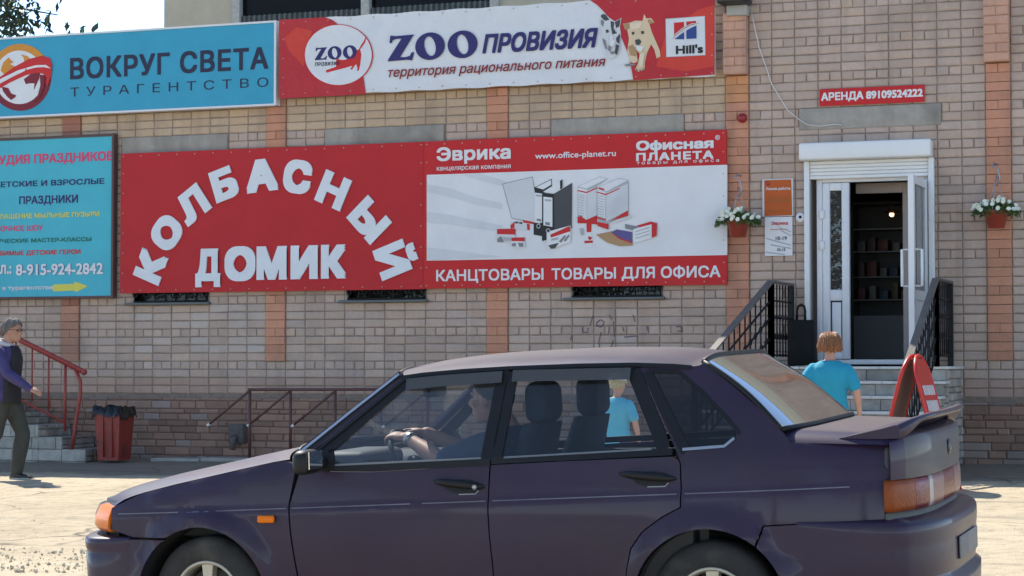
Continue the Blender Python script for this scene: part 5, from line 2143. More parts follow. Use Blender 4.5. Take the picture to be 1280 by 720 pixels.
# front: lamps, grille, bumper around the nose
def front_pt(v, out=0.0):
    """plan curve of the nose, v -1 near .. 1 far; out pushes it outwards"""
    a = abs(v)
    x = -.475 - .29 * (1 - a ** 3.0)
    y = .735 * math.copysign(min(1, a ** .92), v)
    n = Vector((-1, 0)) if a < .6 else Vector((-1 + (a - .6) * 1.6, math.copysign((a - .6) * 2.4, v))).normalized()
    return x + n.x * out, y + n.y * out


def nose_band(mb, v0, v1, prof, n=16, mi=0, pt=front_pt):
    rows = []
    for i in range(n + 1):
        v = lerp(v0, v1, i / n)
        rows.append([(*pt(v, d), z) for d, z in prof])
    mb.grid(rows, mi)
    mb.add(rows[0], [tuple(range(len(prof)))], mi)
    mb.add(rows[-1], [tuple(reversed(range(len(prof))))], mi)


for v0, v1, nm, m in ((-1.0, -.80, 'turn_signal', M_amber), (-.79, -.42, 'headlamp', M_head), (-.41, .41, 'grille', M_blackpl), (.42, .79, 'headlamp', M_head), (.80, 1.0, 'turn_signal', M_amber)):
    mb = MB()
    nose_band(mb, v0, v1, [(-.05, .722), (.018, .704), (.040, .66), (.046, .61), (.030, .588), (-.05, .585)])
    mb.build(nm, m, car, local=True)
mb = MB()
nose_band(mb, -1, 1, [(-.08, .735), (-.02, .728), (-.02, .56), (-.08, .50)], 30)
mb.build('nose_panel', M_rubber, car, local=True)


def bump_f(v, out=0.0):
    a = abs(v)
    if a > .78:
        t = (a - .78) / .22
        x = lerp(-.60, -.36, t)
        y = .775 + .035 * math.sin(t * math.pi / 2)
        nx, ny = -.25 * (1 - t), 1
    else:
        t = a / .78
        x = -.60 - .20 * (1 - t ** 3.2)
        y = .775 * t ** .95
        nx, ny = -1, .15 + .9 * max(0, t - .8) * 5
    n = Vector((nx, ny)).normalized()
    if a > .78 and abs(out) < .03: out *= 1 - .95 * t
    return x + n.x * out, math.copysign(y + n.y * out, v)


mb = MB()
nose_band(mb, -1, 1, [(-.10, .565), (-.01, .562), (.004, .553), (.008, .535), (.004, .505), (-.004, .495), (.004, .485), (.0, .36), (-.02, .24), (-.07, .20)], 60, pt=bump_f)
for s in (-1, 1):
    panel(mb, [(-.372, .556), (-.152, .556)] + arc(HUBS[0], .28, .337, 124, 190)[1:] + [(-.372, .215)], s, gap=0, surf=lambda x, z: .810 + (.02 if math.hypot(x - .03, z - .28) < .385 else 0), flange=.03)
mb.build('front_bumper', M_paint, car, local=True)

# roof
def roof_edge_z(x): return interp([(.80, 1.285)] + GUT + [(2.45, 1.325), (2.52, 1.30)], x)


rows = []
NX, NY = 36, 24
for i in range(NX + 1):
    u = i / NX
    row = []
    for j in range(NY + 1):
        v = -1 + 2 * j / NY
        a = abs(v)
        x = lerp(.995 - .15 * (1 - v * v), 2.435 + .012 * (1 - abs(v) ** 3.2), u)
        xe = lerp(.995, 2.435, u)
        ze = roof_edge_z(xe) + .004
        c_ = interp([(0, .028), (.12, .050), (.3, .064), (.6, .068), (.85, .060), (1, .036)], u)
        z = ze + c_ * (1 - a ** 3)
        row.append((x, (side(xe, roof_edge_z(xe)) - .002) * v, z))
    rows.append(row)
mb = MB().grid(rows)
roof = mb.build('roof', M_paint, car, local=True, fix=False)
if roof.data.polygons[300].normal.z < 0: roof.data.flip_normals()

# windscreen and rear screen
rows = []
for i in range(13):
    u = i / 12
    row = []
    for j in range(21):
        v = -1 + 2 * j / 20
        xb, xt = .555 - .25 * (1 - v * v), .990 - .148 * (1 - v * v)
        yb, yt = side(.555, .955) * .99, side(.99, 1.30) * .985
        zb, zt = .955 + .012 * (1 - v * v), 1.302 + .027 * (1 - v * v)
        row.append((lerp(xb, xt, u), lerp(yb, yt, u) * v, lerp(zb, zt, u)))
    rows.append(row)
wscreen = MB().grid(rows).build('windscreen', M_screen, car, local=True, fix=False)
mb = MB()
mb.tube([r[0] for r in rows], .014, 6)
mb.tube([r[-1] for r in rows], .014, 6)
mb.tube(rows[0], .016, 6)
mb.tube(rows[-1], .014, 6)
mb.build('screen_seal', M_rubber, wscreen, local=True)
rows = []
for i in range(13):
    u = i / 12
    row = []
    for j in range(49):
        v = -1 + 2 * j / 48
        e_ = 1 - abs(v) ** 6
        xt, xb = 2.436 + .012 * e_, 2.800 + .075 * e_
        yt, yb = side(2.44, 1.335) * .985, side(2.80, 1.048) * .985
        zt, zb = 1.340 + .030 * e_, 1.046 + .008 * e_
        bul = .018 * math.sin(u * math.pi)
        row.append((lerp(xt, xb, u) + bul * .6, lerp(yt, yb, u) * v, lerp(zt, zb, u) + bul))
    rows.append(row)
rscreen = MB().grid(rows).build('rear_screen', M_rear, car, local=True, fix=False)
mb = MB()
mb.tube([r[0] for r in rows], .013, 6)
mb.tube([r[-1] for r in rows], .013, 6)
mb.tube(rows[0], .013, 6)
mb.tube(rows[-1], .014, 6)
mb.build('screen_seal', M_rubber, rscreen, local=True)

# boot lid: top and rear face
def tail_pt(v, out=0.0):
    a = abs(v)
    x = 3.262 + .112 * (1 - a ** 3.6)
    y = .722 * a ** .96
    n = Vector((1, 0)) if a < .7 else Vector((1 - (a - .7) * 1.8, (a - .7) * 3.2)).normalized()
    return x + n.x * out, math.copysign(y + n.y * out, v)


rows = []
NV = 64
for i in range(11):
    u = i / 10
    row = []
    for j in range(NV + 1):
        v = -1 + 2 * j / NV
        v = math.copysign(1 - (1 - abs(v)) ** 1.7, v)
        a = abs(v)
        xf = 2.800 + .075 * (1 - abs(v) ** 3.2)
        yf = (side(2.9, .985) - .004) * v
        xr, yr_ = tail_pt(v)
        x, y_ = lerp(xf, xr, u), lerp(yf, yr_, u)
        zs = lerp(.990, .976, u)
        zc = lerp(1.046, 1.022, u)
        row.append((x, y_, zs + (zc - zs) * (1 - a ** 16)))
    rows.append(row)
for d, z0 in ((.014, -.008), (.024, -.024), (.026, -.06), (.030, -.10), (.028, -.15), (.026, -.193)):
    row = []
    for j in range(NV + 1):
        v = -1 + 2 * j / NV
        v = math.copysign(1 - (1 - abs(v)) ** 1.7, v)
        x, y_ = tail_pt(v, d)
        row.append((x, y_, 1.022 + z0 - .028 * abs(v) ** 6 * max(0, 1 + z0 / .193)))
    rows.append(row)
M_paint_d = mat('road_dust_on_paint', (.055, .046, .052), .55, var=.15, scale=5, coat=.15, dust=.3, dirt=((.03, .022, .042), 1.6, .52, .66))
lid = MB().grid(rows[:12]).grid(rows[11:], 1).build('boot_lid', [M_paint, M_paint_d], car, local=True, fix=False)
for p in lid.data.polygons:
    if abs(p.center.y) > .655 or p.center.z > 1.005: p.material_index = 0
if lid.data.polygons[100].normal.z < 0: lid.data.flip_normals()
em = MB()
ex, ey = tail_pt(0, .032)
em.lathe([(0, .006), (.030, .006), (.036, 0)], (ex, 0, .925), 'x', 20)
em.build('emblem', mat('emblem_black', (.02, .02, .025), .3), lid, local=True)
eb = MB()
eb.add([(ex + .008, y_, z) for y_, z in [(-.022, .918), (-.012, .911), (.012, .911), (.022, .918), (.006, .918), (.004, .945), (-.016, .922), (.0, .92)]], [tuple(range(8))])
eb.build('boat_mark', M_chrome, lid, local=True, fix=False)

# tail lamps in one band round the corner
band = [(-.03, .828), (.024, .826), (.030, .80), (.030, .72), (.022, .694), (-.03, .690)]


def tail_wrap(v, out=0.0):
    a = abs(v)
    if a <= 1: return tail_pt(v, out)
    x, y = tail_pt(math.copysign(1, v), 0)
    return x - (a - 1) * .3, math.copysign(abs(y) + out, v)


for v0, v1, nm, m in ((-1.06, -.80, 'turn_signal', M_amber_d), (-.797, -.60, 'tail_lamp', M_redlens), (-.597, -.52, 'reversing_lamp', M_clearlens), (-.517, -.20, 'centre_reflector', M_pinklens), (-.197, .197, 'centre_reflector', M_redlens),
                      (.20, .517, 'centre_reflector', M_pinklens), (.52, .597, 'reversing_lamp', M_clearlens), (.60, .797, 'tail_lamp', M_redlens), (.80, 1.06, 'turn_signal', M_amber_d)):
    mb = MB()
    nose_band(mb, v0, v1, band, 12, pt=tail_wrap)
    mb.build(nm, m, car, local=True)
mb = MB()
nose_band(mb, -1.06, 1.06, [(-.06, .97), (-.015, .95), (-.015, .69), (.012, .687), (.012, .655), (-.04, .60)], 40, pt=tail_wrap)
mb.build('rear_valance', mat('dusty_grey_valance', (.12, .11, .10), .7, var=.2, scale=10), car, local=True)


def bump_r(v, out=0.0):
    a = abs(v)
    if a > .74:
        t = (a - .74) / .26
        x = lerp(3.33, 2.88, t)
        y = .770 + .040 * math.sin(min(1, t * 2.0) * math.pi / 2)
        nx, ny = .35 * (1 - t) ** 2, 1
    else:
        t = a / .74
        x = 3.33 + .145 * (1 - t ** 3.4)
        y = .770 * t ** .95
        nx, ny = 1, .1 + max(0, t - .75) * 4
    n = Vector((nx, ny)).normalized()
    if a > .74 and abs(out) < .03: out *= 1 - .95 * t
    return x + n.x * out, math.copysign(y + n.y * out, v)


mb = MB()
nose_band(mb, -1, 1, [(-.13, .672), (-.02, .655), (-.004, .645), (.002, .63), (.003, .60), (.001, .57), (-.002, .545), (-.001, .535), (.0, .45), (-.008, .415), (-.010, .395), (.016, .375), (.012, .28), (-.05, .22)], 70, pt=bump_r)
for s in (-1, 1):
    panel(mb, [(2.90, .646), (2.739, .637)] + arc(HUBS[1], .28, .345, 51, -10) + [(2.90, .215)], s, gap=0, surf=lambda x, z: .810 + (.02 if math.hypot(x - 2.49, z - .28) < .385 else 0), flange=.03)
rbump = mb.build('rear_bumper', M_paint, car, local=True)
px_, py_ = bump_r(0, .004)
MB().bbox(px_ - .004, px_ + .004, -.26, .26, .445, .545, .003).build('number_plate', mat('dirty_plate', (.22, .20, .19), .7, var=.2, scale=9), rbump, local=True)

# spoiler
rows = []
NS = 48
for j in range(NS + 1):
    v = -1 + 2 * j / NS
    v = math.copysign(1 - (1 - abs(v)) ** 1.4, v)
    a = abs(v)
    k = min(1, (1 - a) / .42)
    k2 = min(1, max(0, (1 - a) / .22))
    k2 = k2 * k2 * (3 - 2 * k2)                      # 0 over the solid feet, 1 where the blade stands clear
    k = .55 + .45 * k * (2 - k)
    y_ = .700 * v
    xl = 3.05 + .06 * (1 - v * v)
    xr = lerp(3.215, 3.385, k) + .045 * (1 - v * v)
    base = 1.022 - .012 * a ** 8
    zr = base + .012 + .066 * k
    und = lerp(base - .008, zr - .022, k2)
    row = [(xl, y_, base - .006), (lerp(xl, xr, .35), y_, lerp(base, zr, .28)), (lerp(xl, xr, .7), y_, lerp(base, zr, .68)), (lerp(xl, xr, .93), y_, lerp(base, zr, .97) + .001), (xr, y_, zr - .003), (xr, y_, und),
           (lerp(xl, xr, .82), y_, lerp(base - .01, und - .012, k2 * .9)), (lerp(xl, xr, .62), y_, base - .010)]
    rows.append(row)
mb = MB().grid(rows, close=True)
mb.add(rows[0], [tuple(range(8))])
mb.add(rows[-1], [tuple(reversed(range(8)))])
mb.build('spoiler', M_paint, car, local=True)

# under the skin: floor, bulkheads, engine bay block so that gaps read dark
inn = MB()
inn.box(-.45, 3.2, -.66, .66, .20, .23)
inn.box(.40, .44, -.70, .70, .23, .86)
inn.box(2.42, 2.46, -.68, .68, .23, .93)
inn.box(2.46, 2.86, -.66, .66, .90, .93)
for s in (-1, 1):
    inn.box(.50, 2.40, s * .70 - .02, s * .70 + .02, .23, .885)
    inn.box(-.35, .48, s * .60 - .02, s * .60 + .02, .56, .68)
inn.build('floor_pan', M_inner, car, local=True)
# dashboard, wheel, seats
db_ = MB()
db_.bbox(.40, .80, -.69, .69, .60, .90, .06, seg=3)
db_.bbox(.56, .80, -.62, -.14, .86, .955, .04, seg=3)
db_.build('dashboard', mat('dashboard_grey', (.06, .062, .066), .6), car, local=True)
sw_c = Vector((.94, -.37, .875))
tilt = Euler((0, R(62), 0)).to_matrix()
ring = [sw_c + tilt @ Vector((.185 * math.cos(a), .185 * math.sin(a), 0)) for a in [2 * math.pi * i / 32 for i in range(33)]]
swm = MB().tube(ring, .014, 8)
swm.ball(sw_c, (.05, .05, .05))
for a in (0, 90, 270): swm.tube([sw_c, sw_c + tilt @ Vector((.18 * math.cos(R(a)), .18 * math.sin(R(a)), 0))], .012, 6)
swm.tube([sw_c, (.66, -.37, .76)], .025, 8)
swm.build('steering_wheel', M_blackpl, car, local=True)
for yc in (-.37, .37):
    st_ = MB()
    st_.bbox(1.02, 1.49, yc - .24, yc + .24, .38, .54, .06, seg=3)
    seat = st_.build('front_seat', M_seat, car, local=True)
    bk = MB()
    rows = []
    for i in range(11):
        t = i / 10
        w_ = .25 - .04 * t ** 3
        x = 1.425 + .17 * t
        th = .085 - .03 * t
        z = .50 + .57 * t
        rows.append([(x + th * math.cos(a) * (1.0), yc + w_ * math.copysign(abs(math.sin(a)) ** .6, math.sin(a)), z) for a in [2 * math.pi * k / 20 for k in range(20)]])
    bk.grid(rows, close=True)
    bk.add(rows[-1], [tuple(range(20))])
    bk.build('backrest', M_seat, seat, local=True)
    hd = MB()
    hd.bbox(1.545, 1.66, yc - .135, yc + .135, 1.07, 1.265, .05, seg=4)
    for q in (-.05, .05): hd.tube([(1.595, yc + q, 1.03), (1.605, yc + q, 1.12)], .008, 6)
    hd.build('headrest', M_seat, seat, local=True)
rs = MB()
rs.bbox(1.95, 2.42, -.64, .64, .36, .56, .07, seg=3)
rs.bbox(2.26, 2.44, -.64, .64, .50, .93, .06, seg=3)
rs.build('rear_seat', M_seat, car, local=True)
rm_ = MB().bbox(.885, .925, -.12, .12, 1.185, 1.252, .018)
rm_.tube([(.90, 0, 1.24), (.86, 0, 1.30)], .01, 6)
rm_.build('interior_mirror', M_blackpl, car, local=True)
wp = MB()
wp.tube([(.44, -.55, .955), (.40, -.30, .985), (.35, .0, .985), (.31, .25, .985)], [.016, .009, .009, .006], 6)
wp.ball((.45, -.58, .955), .022)
wp.build('wiper', M_blackpl, car, local=True)
# ------------------------------------------------------------------ people
M_skin = mat('skin', (.50, .27, .19), .55, var=.08, scale=12)
M_skin2 = mat('tanned_skin', (.40, .21, .14), .55, var=.08, scale=12)


def ell(c, rx, ry, z=None, n=20, pw=1.0):
    return [(c[0] + rx * math.cos(a), c[1] + ry * math.copysign(abs(math.sin(a)) ** pw, math.sin(a)), c[2]) for a in [2 * math.pi * k / n for k in range(n)]]


def stack(mb, rings):
    mb.grid(rings, close=True)
    n = len(rings[0])
    mb.add(rings[0], [tuple(reversed(range(n)))])
    mb.add(rings[-1], [tuple(range(n))])


def limb(mb, pts, rs, n=6):
    """tapered limb with softened joints"""
    P, Q = [], []
    for i in range(len(pts) - 1):
        a, b = Vector(pts[i]), Vector(pts[i + 1])
        for k in range(n):
            t = k / n
            P.append(a.lerp(b, t))
            bulge = .10 * math.sin(math.pi * min(1, t * 1.4)) * rs[i] if t < .71 else 0
            Q.append(lerp(rs[i], rs[i + 1], t) + bulge)
    P.append(Vector(pts[-1]))
    Q.append(rs[-1])
    mb.tube(P, Q, 12)
    for p, r in zip(pts, rs): mb.ball(p, r, seg=10)


def hand(mb, wrist, d, n, side_, s=1.0, curl=.5):
    """palm, four fingers and a thumb; d along the hand, n out of the back of the hand"""
    d = Vector(d).normalized()
    n = Vector(n)
    n = (n - d * n.dot(d)).normalized()
    w = d.cross(n) * side_
    W0 = Vector(wrist)
    rot = Matrix((d, w, n)).transposed()
    mb.ball(W0 + d * .045 * s, (.052 * s, .040 * s, .018 * s), rot=rot)
    for k, (off, L) in enumerate([(-.028, .070), (-.010, .080), (.009, .075), (.027, .058)]):
        p = W0 + d * .080 * s + w * off * s
        a = p + (d * math.cos(curl * .6) - n * math.sin(curl * .6)) * L * .42 * s
        b = a + (d * math.cos(curl * 1.6) - n * math.sin(curl * 1.6)) * L * .34 * s
        c = b + (d * math.cos(curl * 2.4) - n * math.sin(curl * 2.4)) * L * .26 * s
        mb.tube([p - d * .02 * s, p, a, b, c], [.0085 * s, .0095 * s, .009 * s, .008 * s, .0065 * s], 8)
        mb.ball(c, .0066 * s, seg=8)
    t0 = W0 + d * .018 * s - w * .028 * s
    t1 = t0 + (d * .7 - w * .65 - n * .25).normalized() * .042 * s
    t2 = t1 + (d * .9 - w * .2 - n * .35).normalized() * .034 * s
    mb.tube([t0, t1, t2], [.014 * s, .011 * s, .008 * s], 8)
    mb.ball(t2, .008 * s, seg=8)


def head(mb, c, s=1.0, f=Vector((1, 0, 0))):
    """skull, jaw, nose, brow, lips and ears; f is where the face looks"""
    f = Vector(f).normalized()
    l = Vector((0, 0, 1)).cross(f).normalized()
    u = f.cross(l)
    rot = Matrix((f, l, u)).transposed()
    c = Vector(c)

    def at(a, b, z): return c + (f * a + l * b + u * z) * s
    mb.ball(at(-.008, 0, .025), (.098 * s, .077 * s, .095 * s), rot=rot, seg=18)
    mb.ball(at(.028, 0, -.045), (.066 * s, .058 * s, .070 * s), rot=rot, seg=16)
    mb.ball(at(.060, 0, -.088), (.026 * s, .028 * s, .022 * s), rot=rot, seg=10)
    mb.tube([at(.086, 0, .018), at(.112, 0, -.022), at(.096, 0, -.032)], [.010 * s, .016 * s, .010 * s], 8)
    for q in (-1, 1):
        mb.ball(at(.098, q * .012, -.026), (.010 * s, .009 * s, .008 * s), rot=rot, seg=8)
        mb.ball(at(.074, q * .034, .030), (.016 * s, .026 * s, .009 * s), rot=rot, seg=10)
        mb.ball(at(.060, q * .048, -.015), (.022 * s, .02 * s, .018 * s), rot=rot, seg=10)
        mb.ball(at(-.005, q * .078, -.008), (.022 * s, .010 * s, .034 * s), rot=rot, seg=10)
    mb.ball(at(.084, 0, -.058), (.014 * s, .024 * s, .007 * s), rot=rot, seg=10)
    mb.ball(at(.082, 0, -.068), (.013 * s, .021 * s, .007 * s), rot=rot, seg=10)
    return at, rot


def eyes(parent, at, rot, s):
    e = MB()
    for q in (-1, 1): e.ball(at(.080, q * .033, .012), (.010 * s, .013 * s, .008 * s), rot=rot, seg=8)
    e.build('eyes', mat('eye_dark', (.03, .022, .02), .2), parent, local=True)


def hair_cap(parent, name, at, rot, s, m, back=.0, low=-.02, front=.06, thick=.014, seed=1, strands=0, flare=0.0):
    """hair that covers the skull from the hairline round to the nape"""
    rn = random.Random(seed)
    vs, rows = [], []
    NA, NT = 40, 12
    for i in range(NA):
        az = 2 * math.pi * i / NA
        cb = math.cos(az)
        zlow = lerp(low, front, max(0, cb) ** .7) if cb > 0 else low - back * (-cb)
        row = []
        for k in range(NT + 1):
            t = k / NT
            zz = lerp(.128, zlow, t)
            base = max(0.0, 1 - ((zz - .025) / .108) ** 2) if zz > .02 else 1 - .10 * ((.02 - zz) / .1)
            r = math.sqrt(max(base, .0)) * 1.0
            g = 1 + rn.uniform(-.02, .02)
            th = thick * (1 if t < .9 else .5)
            fl_ = 1 + flare * max(0, (.05 - zz) / .12)
            row.append(at(-.010 + (.100 * r + th) * cb * g * fl_, (.079 * r + th) * math.sin(az) * g * fl_, zz + rn.uniform(-.004, .004)))
        rows.append(row)
    mb = MB()
    mb.grid([list(x) for x in zip(*rows)], close=True)
    inner = [list(x) for x in zip(*rows)][-1]
    mb.add(inner, [tuple(range(NA))])
    for q in range(strands):
        i = rn.randrange(NA)
        o0 = at(0, 0, 0)
        src = rows[i]
        k0, k1 = rn.randint(0, 3), rn.randint(NT - 3, NT)
        jx = Vector((rn.uniform(-1, 1), rn.uniform(-1, 1), rn.uniform(-.6, .3))) * .006 * s
        pts = [src[k] + (src[k] - o0).normalized() * .004 * s + jx * (k / NT) for k in range(k0, k1 + 1)]
        pts.append(pts[-1] + Vector((0, 0, -.012 * s)) + jx)
        w_ = rn.uniform(.003, .0055) * s
        mb.tube(pts, [w_] * (len(pts) - 1) + [w_ * .3], 5)
    return mb.build(name, m, parent, local=True)


def torso(mb, k=1.0, dy=1.0, lean=0.0, top=1.46, bottom=.88, base=0.0):
    R_ = [(.86, .105, .155), (.93, .112, .168), (1.02, .104, .150), (1.12, .110, .152), (1.22, .122, .170), (1.31, .118, .178), (1.365, .106, .166), (1.405, .086, .128), (1.44, .068, .088), (1.48, .052, .058)]
    rings = []
    for z, a, b in R_:
        if z < bottom - .001 or z > top: continue
        rings.append(ell((base + lean * (z - .9), 0, z), a * k, b * k * dy, pw=.85))
    stack(mb, rings)


# --- the man walking past the side stairs
mx, my = -13.15, 19.65
man = tag(empty('person', (mx, my, G(mx, my)), (0, 0, R(4))), 'grey haired man in glasses and dark blue jacket walking past the side stairs', 'person')
S = 1.0
sh = [(0.02, -.182, 1.375), (0.02, .182, 1.375)]
armR = [sh[0], (.16, -.245, 1.15), (.42, -.215, .985)]
armL = [sh[1], (-.15, .245, 1.15), (-.20, .225, .90)]
legF = [(.0, .085, .92), (.17, .085, .50), (.10, .085, .09)]
legB = [(.0, -.085, .92), (-.06, -.085, .50), (-.36, -.085, .19)]
mb = MB()
torso(mb, lean=.06)
mb.tube([(.02, 0, 1.42), (.055, 0, 1.56)], [.060, .056], 12)
at, rot = head(mb, (.085, 0, 1.605), 1.08, (1, -.10, -.05))
for arm in (armR, armL): limb(mb, arm, [.050, .042, .029])
hand(mb, armR[2], (.9, .05, -.35), (.3, -.6, .8), 1, curl=.45)
hand(mb, armL[2], (.0, .0, -1), (-.2, 1, 0), -1, curl=.5)
for leg in (legF, legB): limb(mb, leg, [.085, .058, .042])
organic('body', mb, M_skin2, man, .011, 5)
eyes(man, at, rot, 1.08)
hair_cap(man, 'hair', at, rot, 1.08, mat('grey_hair', (.16, .15, .14), .7, var=.35, scale=60, bump=.004, bscale=160), back=.03, low=-.01, front=.085, thick=.010, seed=3, strands=150)
gl = MB()
for q in (-1, 1):
    ring = [at(.103, q * .034 + .021 * math.cos(a), .012 + .016 * math.sin(a)) for a in [2 * math.pi * k / 14 for k in range(15)]]
    gl.tube(ring, .0022, 5)
    gl.tube([at(.103, q * .055, .016), at(.06, q * .078, .018), at(-.01, q * .083, .012)], .0022, 5)
gl.tube([at(.103, -.013, .014), at(.106, 0, .017), at(.103, .013, .014)], .0022, 5)
gl.build('glasses', M_black, man, local=True)
M_jacket = mat('dark_blue_jacket', (.045, .035, .125), .75, var=.2, scale=10, bump=.006, bscale=18)
jk = MB()
torso(jk, 1.16, 1.08, lean=.06, bottom=.86, top=1.46)
stack(jk, [ell((.0, 0, .84), .135, .195), ell((.0, 0, .90), .135, .198), ell((.01, 0, 1.05), .13, .18)])
for arm in (armR, armL):
    w_ = Vector(arm[2])
    e_ = Vector(arm[1])
    limb(jk, [arm[0], arm[1], e_.lerp(w_, .96)], [.070, .058, .045])
organic('jacket', jk, M_jacket, man, .013, 5)
ft = MB()
stack(ft, [ell((.105, -.035, .82), .078, .15), ell((.105, -.035, .92), .078, .15), ell((.105, -.035, 1.05), .072, .14), ell((.118, -.03, 1.2), .072, .135), ell((.12, -.02, 1.34), .068, .11), ell((.10, 0, 1.45), .05, .065)])
organic('black_vest', ft, mat('black_vest_cloth', (.014, .013, .016), .8, var=.2), man, .013, 5)
co = MB()
co.tube([(.0 + .075 * math.cos(a), .078 * math.sin(a), 1.475 + .03 * (-math.cos(a))) for a in [2 * math.pi * k / 24 for k in range(25)]], .030, 8)
co.build('collar', mat('pale_collar', (.45, .44, .46), .8), man, local=True)
tr = MB()
for leg in (legF, legB): limb(tr, [(leg[0][0], leg[0][1], .90), leg[1], Vector(leg[1]).lerp(Vector(leg[2]), .97)], [.108, .082, .072])
stack(tr, [ell((0, 0, .84), .125, .175), ell((0, 0, .98), .118, .16)])
organic('trousers', tr, mat('olive_trousers', (.040, .042, .034), .85, var=.2, scale=9, bump=.006, bscale=14), man, .013, 4)
M_shoe = mat('black_shoe', (.02, .018, .017), .4)
M_sole = mat('pale_sole', (.35, .34, .32), .7)


def shoe(parent, ankle, pitch, m=M_shoe, s=1.0):
    a = Vector(ankle)
    rt = Euler((0, pitch, 0)).to_matrix()
    mb = MB()
    rings = []
    for x, wy, h in [(-.075, .025, .05), (-.06, .036, .075), (0, .040, .085), (.07, .046, .06), (.14, .048, .045), (.185, .035, .032), (.205, .012, .018)]:
        rings.append([a + rt @ Vector((x * s, wy * s * math.cos(t), (-.085 + h / 2 + h / 2 * math.sin(t)) * s)) for t in [2 * math.pi * k / 12 for k in range(12)]])
    stack(mb, rings)
    o = mb.build('shoe', m, parent, local=True)
    so = MB()
    pl_ = [(-.075, .03), (.0, .036), (.08, .046), (.15, .046), (.21, .012)]
    out = [(x, y) for x, y in pl_] + [(x, -y) for x, y in reversed(pl_)]
    n = len(out)
    so.add([a + rt @ Vector((x * s, y * s, -.088 * s)) for x, y in out] + [a + rt @ Vector((x * s, y * s, -.070 * s)) for x, y in out], [tuple(range(n)), tuple(reversed(range(n, 2 * n)))] + [(i, (i + 1) % n, n + (i + 1) % n, n + i) for i in range(n)])
    so.build('sole', M_sole, o, local=True)


shoe(man, legF[2], R(0))
shoe(man, legB[2], R(38))


# --- woman and child on their way to the steps, seen from behind
def walker(px, depth, H, label, shirt, hairm, hair_kw, trousers, rotz, build=1.0, headk=1.0, armdeg=0.0, cap=None, skin=M_skin):
    X = (px - 640) / FOC * depth
    x, y = X * math.cos(YAW) - depth * math.sin(YAW), X * math.sin(YAW) + depth * math.cos(YAW)
    o = tag(empty('person', (x, y, G(x, y)), (0, 0, rotz)), label, 'person')
    k = H / 1.72
    o.scale = (k, k, k)
    mb = MB()
    torso(mb, build)
    hb_ = build
    sh = [(0, -.172 * hb_, 1.355), (0, .172 * hb_, 1.355)]
    aR = [sh[0], (-.03, -.265 * hb_ - .01, 1.13), (.03, -.275 * hb_ - .03, .88)]
    aL = [sh[1], (-.05, .275 * hb_ + .02, 1.14), (.10, .285 * hb_ + .03, .95)]
    lF = [(0, .09, .90), (.12, .09, .50), (.10, .09, .09)]
    lB = [(0, -.09, .90), (-.03, -.09, .50), (-.20, -.09, .13)]
    mb.tube([(-.005, 0, 1.42), (.02, 0, 1.56)], [.056, .050], 12)
    at, rot = head(mb, (.03, 0, 1.585 + .02 * headk), headk, (1, 0, -.12))
    for a in (aR, aL): limb(mb, a, [.054 * hb_, .044 * hb_, .030])
    hand(mb, aR[2], (.12, 0, -1), (-.3, -1, 0), 1, curl=.5)
    hand(mb, aL[2], (.5, 0, -.9), (-.3, 1, 0), -1, curl=.5)
    for l in (lF, lB): limb(mb, l, [.09, .060, .042])
    organic('body', mb, skin, o, .012, 5)
    eyes(o, at, rot, headk)
    if cap:
        hair_cap(o, 'hair', at, rot, headk, hairm, **hair_kw)
        cp = MB()
        rows = []
        for i in range(9):
            t = i / 8 * math.pi / 2
            rows.append([at(-.008 + .118 * math.cos(t) * math.cos(a), .098 * math.cos(t) * math.sin(a), .045 + .10 * math.sin(t)) for a in [2 * math.pi * q / 24 for q in range(24)]])
        cp.grid(rows, close=True)
        cp.add([at(.09, -.07, .05), at(.17, -.05, .04), at(.17, .05, .04), at(.09, .07, .05), at(.09, 0, .055)], [(0, 1, 2, 3, 4)])
        cp.build('cap', cap, o, local=True)
    else:
        hair_cap(o, 'hair', at, rot, headk, hairm, **hair_kw)
    sm = MB()
    torso(sm, build * 1.13, 1.05, bottom=.86, top=1.45)
    stack(sm, [ell((0, 0, .80), .135 * hb_, .195 * hb_), ell((0, 0, .92), .132 * hb_, .19 * hb_), ell((0, 0, 1.05), .125 * hb_, .175 * hb_)])
    for a in (aR, aL):
        e_ = Vector(a[0]).lerp(Vector(a[1]), .82)
        limb(sm, [Vector(a[0]) + Vector((0, 0, -.010)), e_], [.070 * hb_, .072 * hb_])
    organic('shirt', sm, shirt, o, .012, 4)
    tm = MB()
    for l in (lF, lB): limb(tm, [l[0], l[1], Vector(l[1]).lerp(Vector(l[2]), .95)], [.112, .080, .064])
    stack(tm, [ell((0, 0, .82), .125 * hb_, .18 * hb_), ell((0, 0, .96), .115 * hb_, .165 * hb_)])
    organic('trousers', tm, trousers, o, .013, 4)
    shoe(o, lF[2], 0)
    shoe(o, lB[2], R(18))
    return o


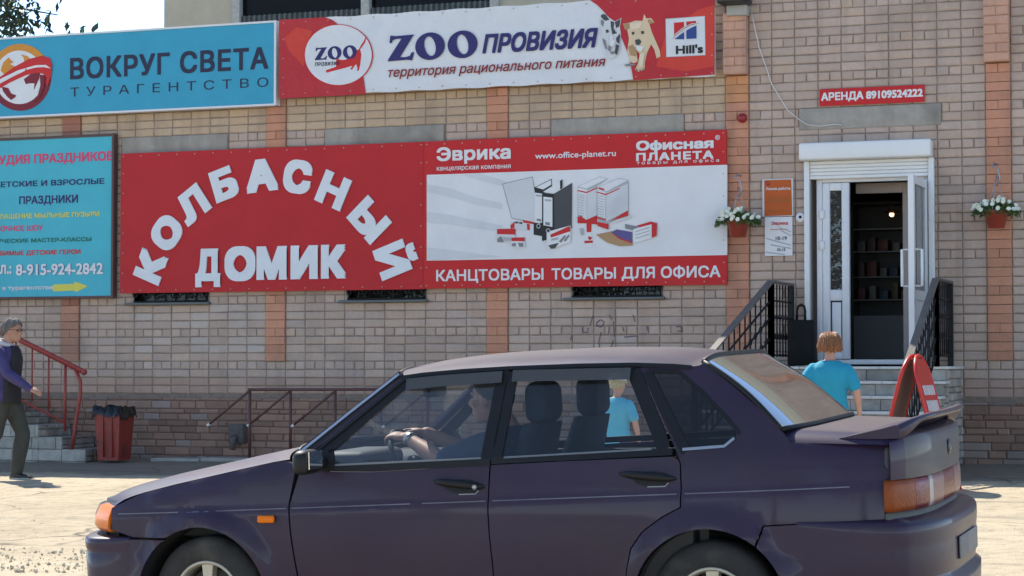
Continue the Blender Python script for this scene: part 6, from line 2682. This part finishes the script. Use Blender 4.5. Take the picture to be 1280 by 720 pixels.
M_teal = mat('teal_shirt', (.012, .27, .40), .8, var=.07, scale=8, bump=.008, bscale=11)
M_sky = mat('sky_blue_shirt', (.10, .42, .56), .8, var=.07, scale=8, bump=.006, bscale=14)
M_auburn = mat('auburn_hair', (.27, .108, .036), .45, var=.5, scale=45, bump=.006, bscale=120)
M_fair = mat('fair_hair', (.42, .33, .18), .6, var=.3, scale=50)
M_grey_t = mat('dark_grey_trousers', (.05, .05, .055), .85, var=.15, bump=.005, bscale=14)
walker(1037, 18.9, 1.43, 'woman with an auburn bob in a teal T-shirt walking up to the entrance stairs', M_teal, M_auburn, dict(back=.02, low=-.062, front=.03, thick=.034, seed=8, strands=420, flare=.20), M_grey_t, R(98), 1.02, 1.02)
walker(771, 18.4, 1.10, 'small child in a sky blue shirt and white cap, seen through the car windows', M_sky, M_fair, dict(back=.03, low=-.02, front=.05, thick=.012, seed=5), M_grey_t, R(84), 1.0, 1.22, cap=mat('white_cap', (.6, .62, .6), .8))

# --- the driver
drv = tag(empty('person', car.location, car.rotation_euler), 'driver in a dark blue shirt with both hands on the car steering wheel', 'person')
mb = MB()
hip = Vector((1.40, -.37, .60))
stack(mb, [ell((1.40, -.37, .54), .11, .17), ell((1.42, -.37, .66), .11, .155), ell((1.45, -.37, .80), .115, .165), ell((1.46, -.37, .92), .115, .185), ell((1.455, -.37, 1.0), .09, .17), ell((1.44, -.37, 1.04), .06, .09)])
mb.tube([(1.44, -.37, 1.02), (1.375, -.37, 1.12)], [.058, .054], 12)
dat, drot = head(mb, (1.34, -.37, 1.185), 1.0, (-1, .12, -.02))
wl, wr = Vector((.955, -.475, 1.012)), Vector((.975, -.285, 1.025))
aL = [(1.44, -.555, .985), (1.185, -.60, .905), wl]
aR = [(1.44, -.185, .985), (1.21, -.15, .90), wr]
for a in (aL, aR): limb(mb, a, [.052, .043, .030])
hand(mb, wl, (-1, .10, .18), (.25, -.35, 1), -1, curl=.75)
hand(mb, wr, (-1, .05, .12), (.2, .3, 1), 1, curl=.45)
for q in (-.09, .09): limb(mb, [(1.40, -.37 + q, .58), (.98, -.37 + q * 1.3, .68), (.72, -.37 + q, .36)], [.088, .062, .045])
organic('body', mb, M_skin, drv, .008, 5)
eyes(drv, dat, drot, 1.0)
hair_cap(drv, 'hair', dat, drot, 1.0, mat('dark_hair', (.035, .026, .02), .6, var=.3, scale=50), back=.03, low=.0, front=.075, thick=.011, seed=13)
sm = MB()
stack(sm, [ell((1.41, -.37, .60), .135, .19), ell((1.43, -.37, .72), .13, .18), ell((1.455, -.37, .86), .135, .195), ell((1.46, -.37, .97), .12, .20), ell((1.45, -.37, 1.03), .09, .15), ell((1.44, -.37, 1.06), .06, .075)])
for a in (aL, aR): limb(sm, [a[0], Vector(a[0]).lerp(Vector(a[1]), .9)], [.072, .066])
organic('shirt', sm, mat('driver_blue_shirt', (.02, .05, .11), .8, var=.15, bump=.006, bscale=14), drv, .011, 4)
tm = MB()
for q in (-.09, .09): limb(tm, [(1.40, -.37 + q, .58), (.98, -.37 + q * 1.3, .68), (.74, -.37 + q, .38)], [.105, .082, .065])
organic('trousers', tm, M_grey_t, drv, .013, 3)
wt = MB()
wd_ = (Vector(aL[1]) - wl).normalized()
wt.tube([wl + wd_ * .012, wl + wd_ * .035], .036, 14)
wt.build('watch', M_chrome, drv, local=True)
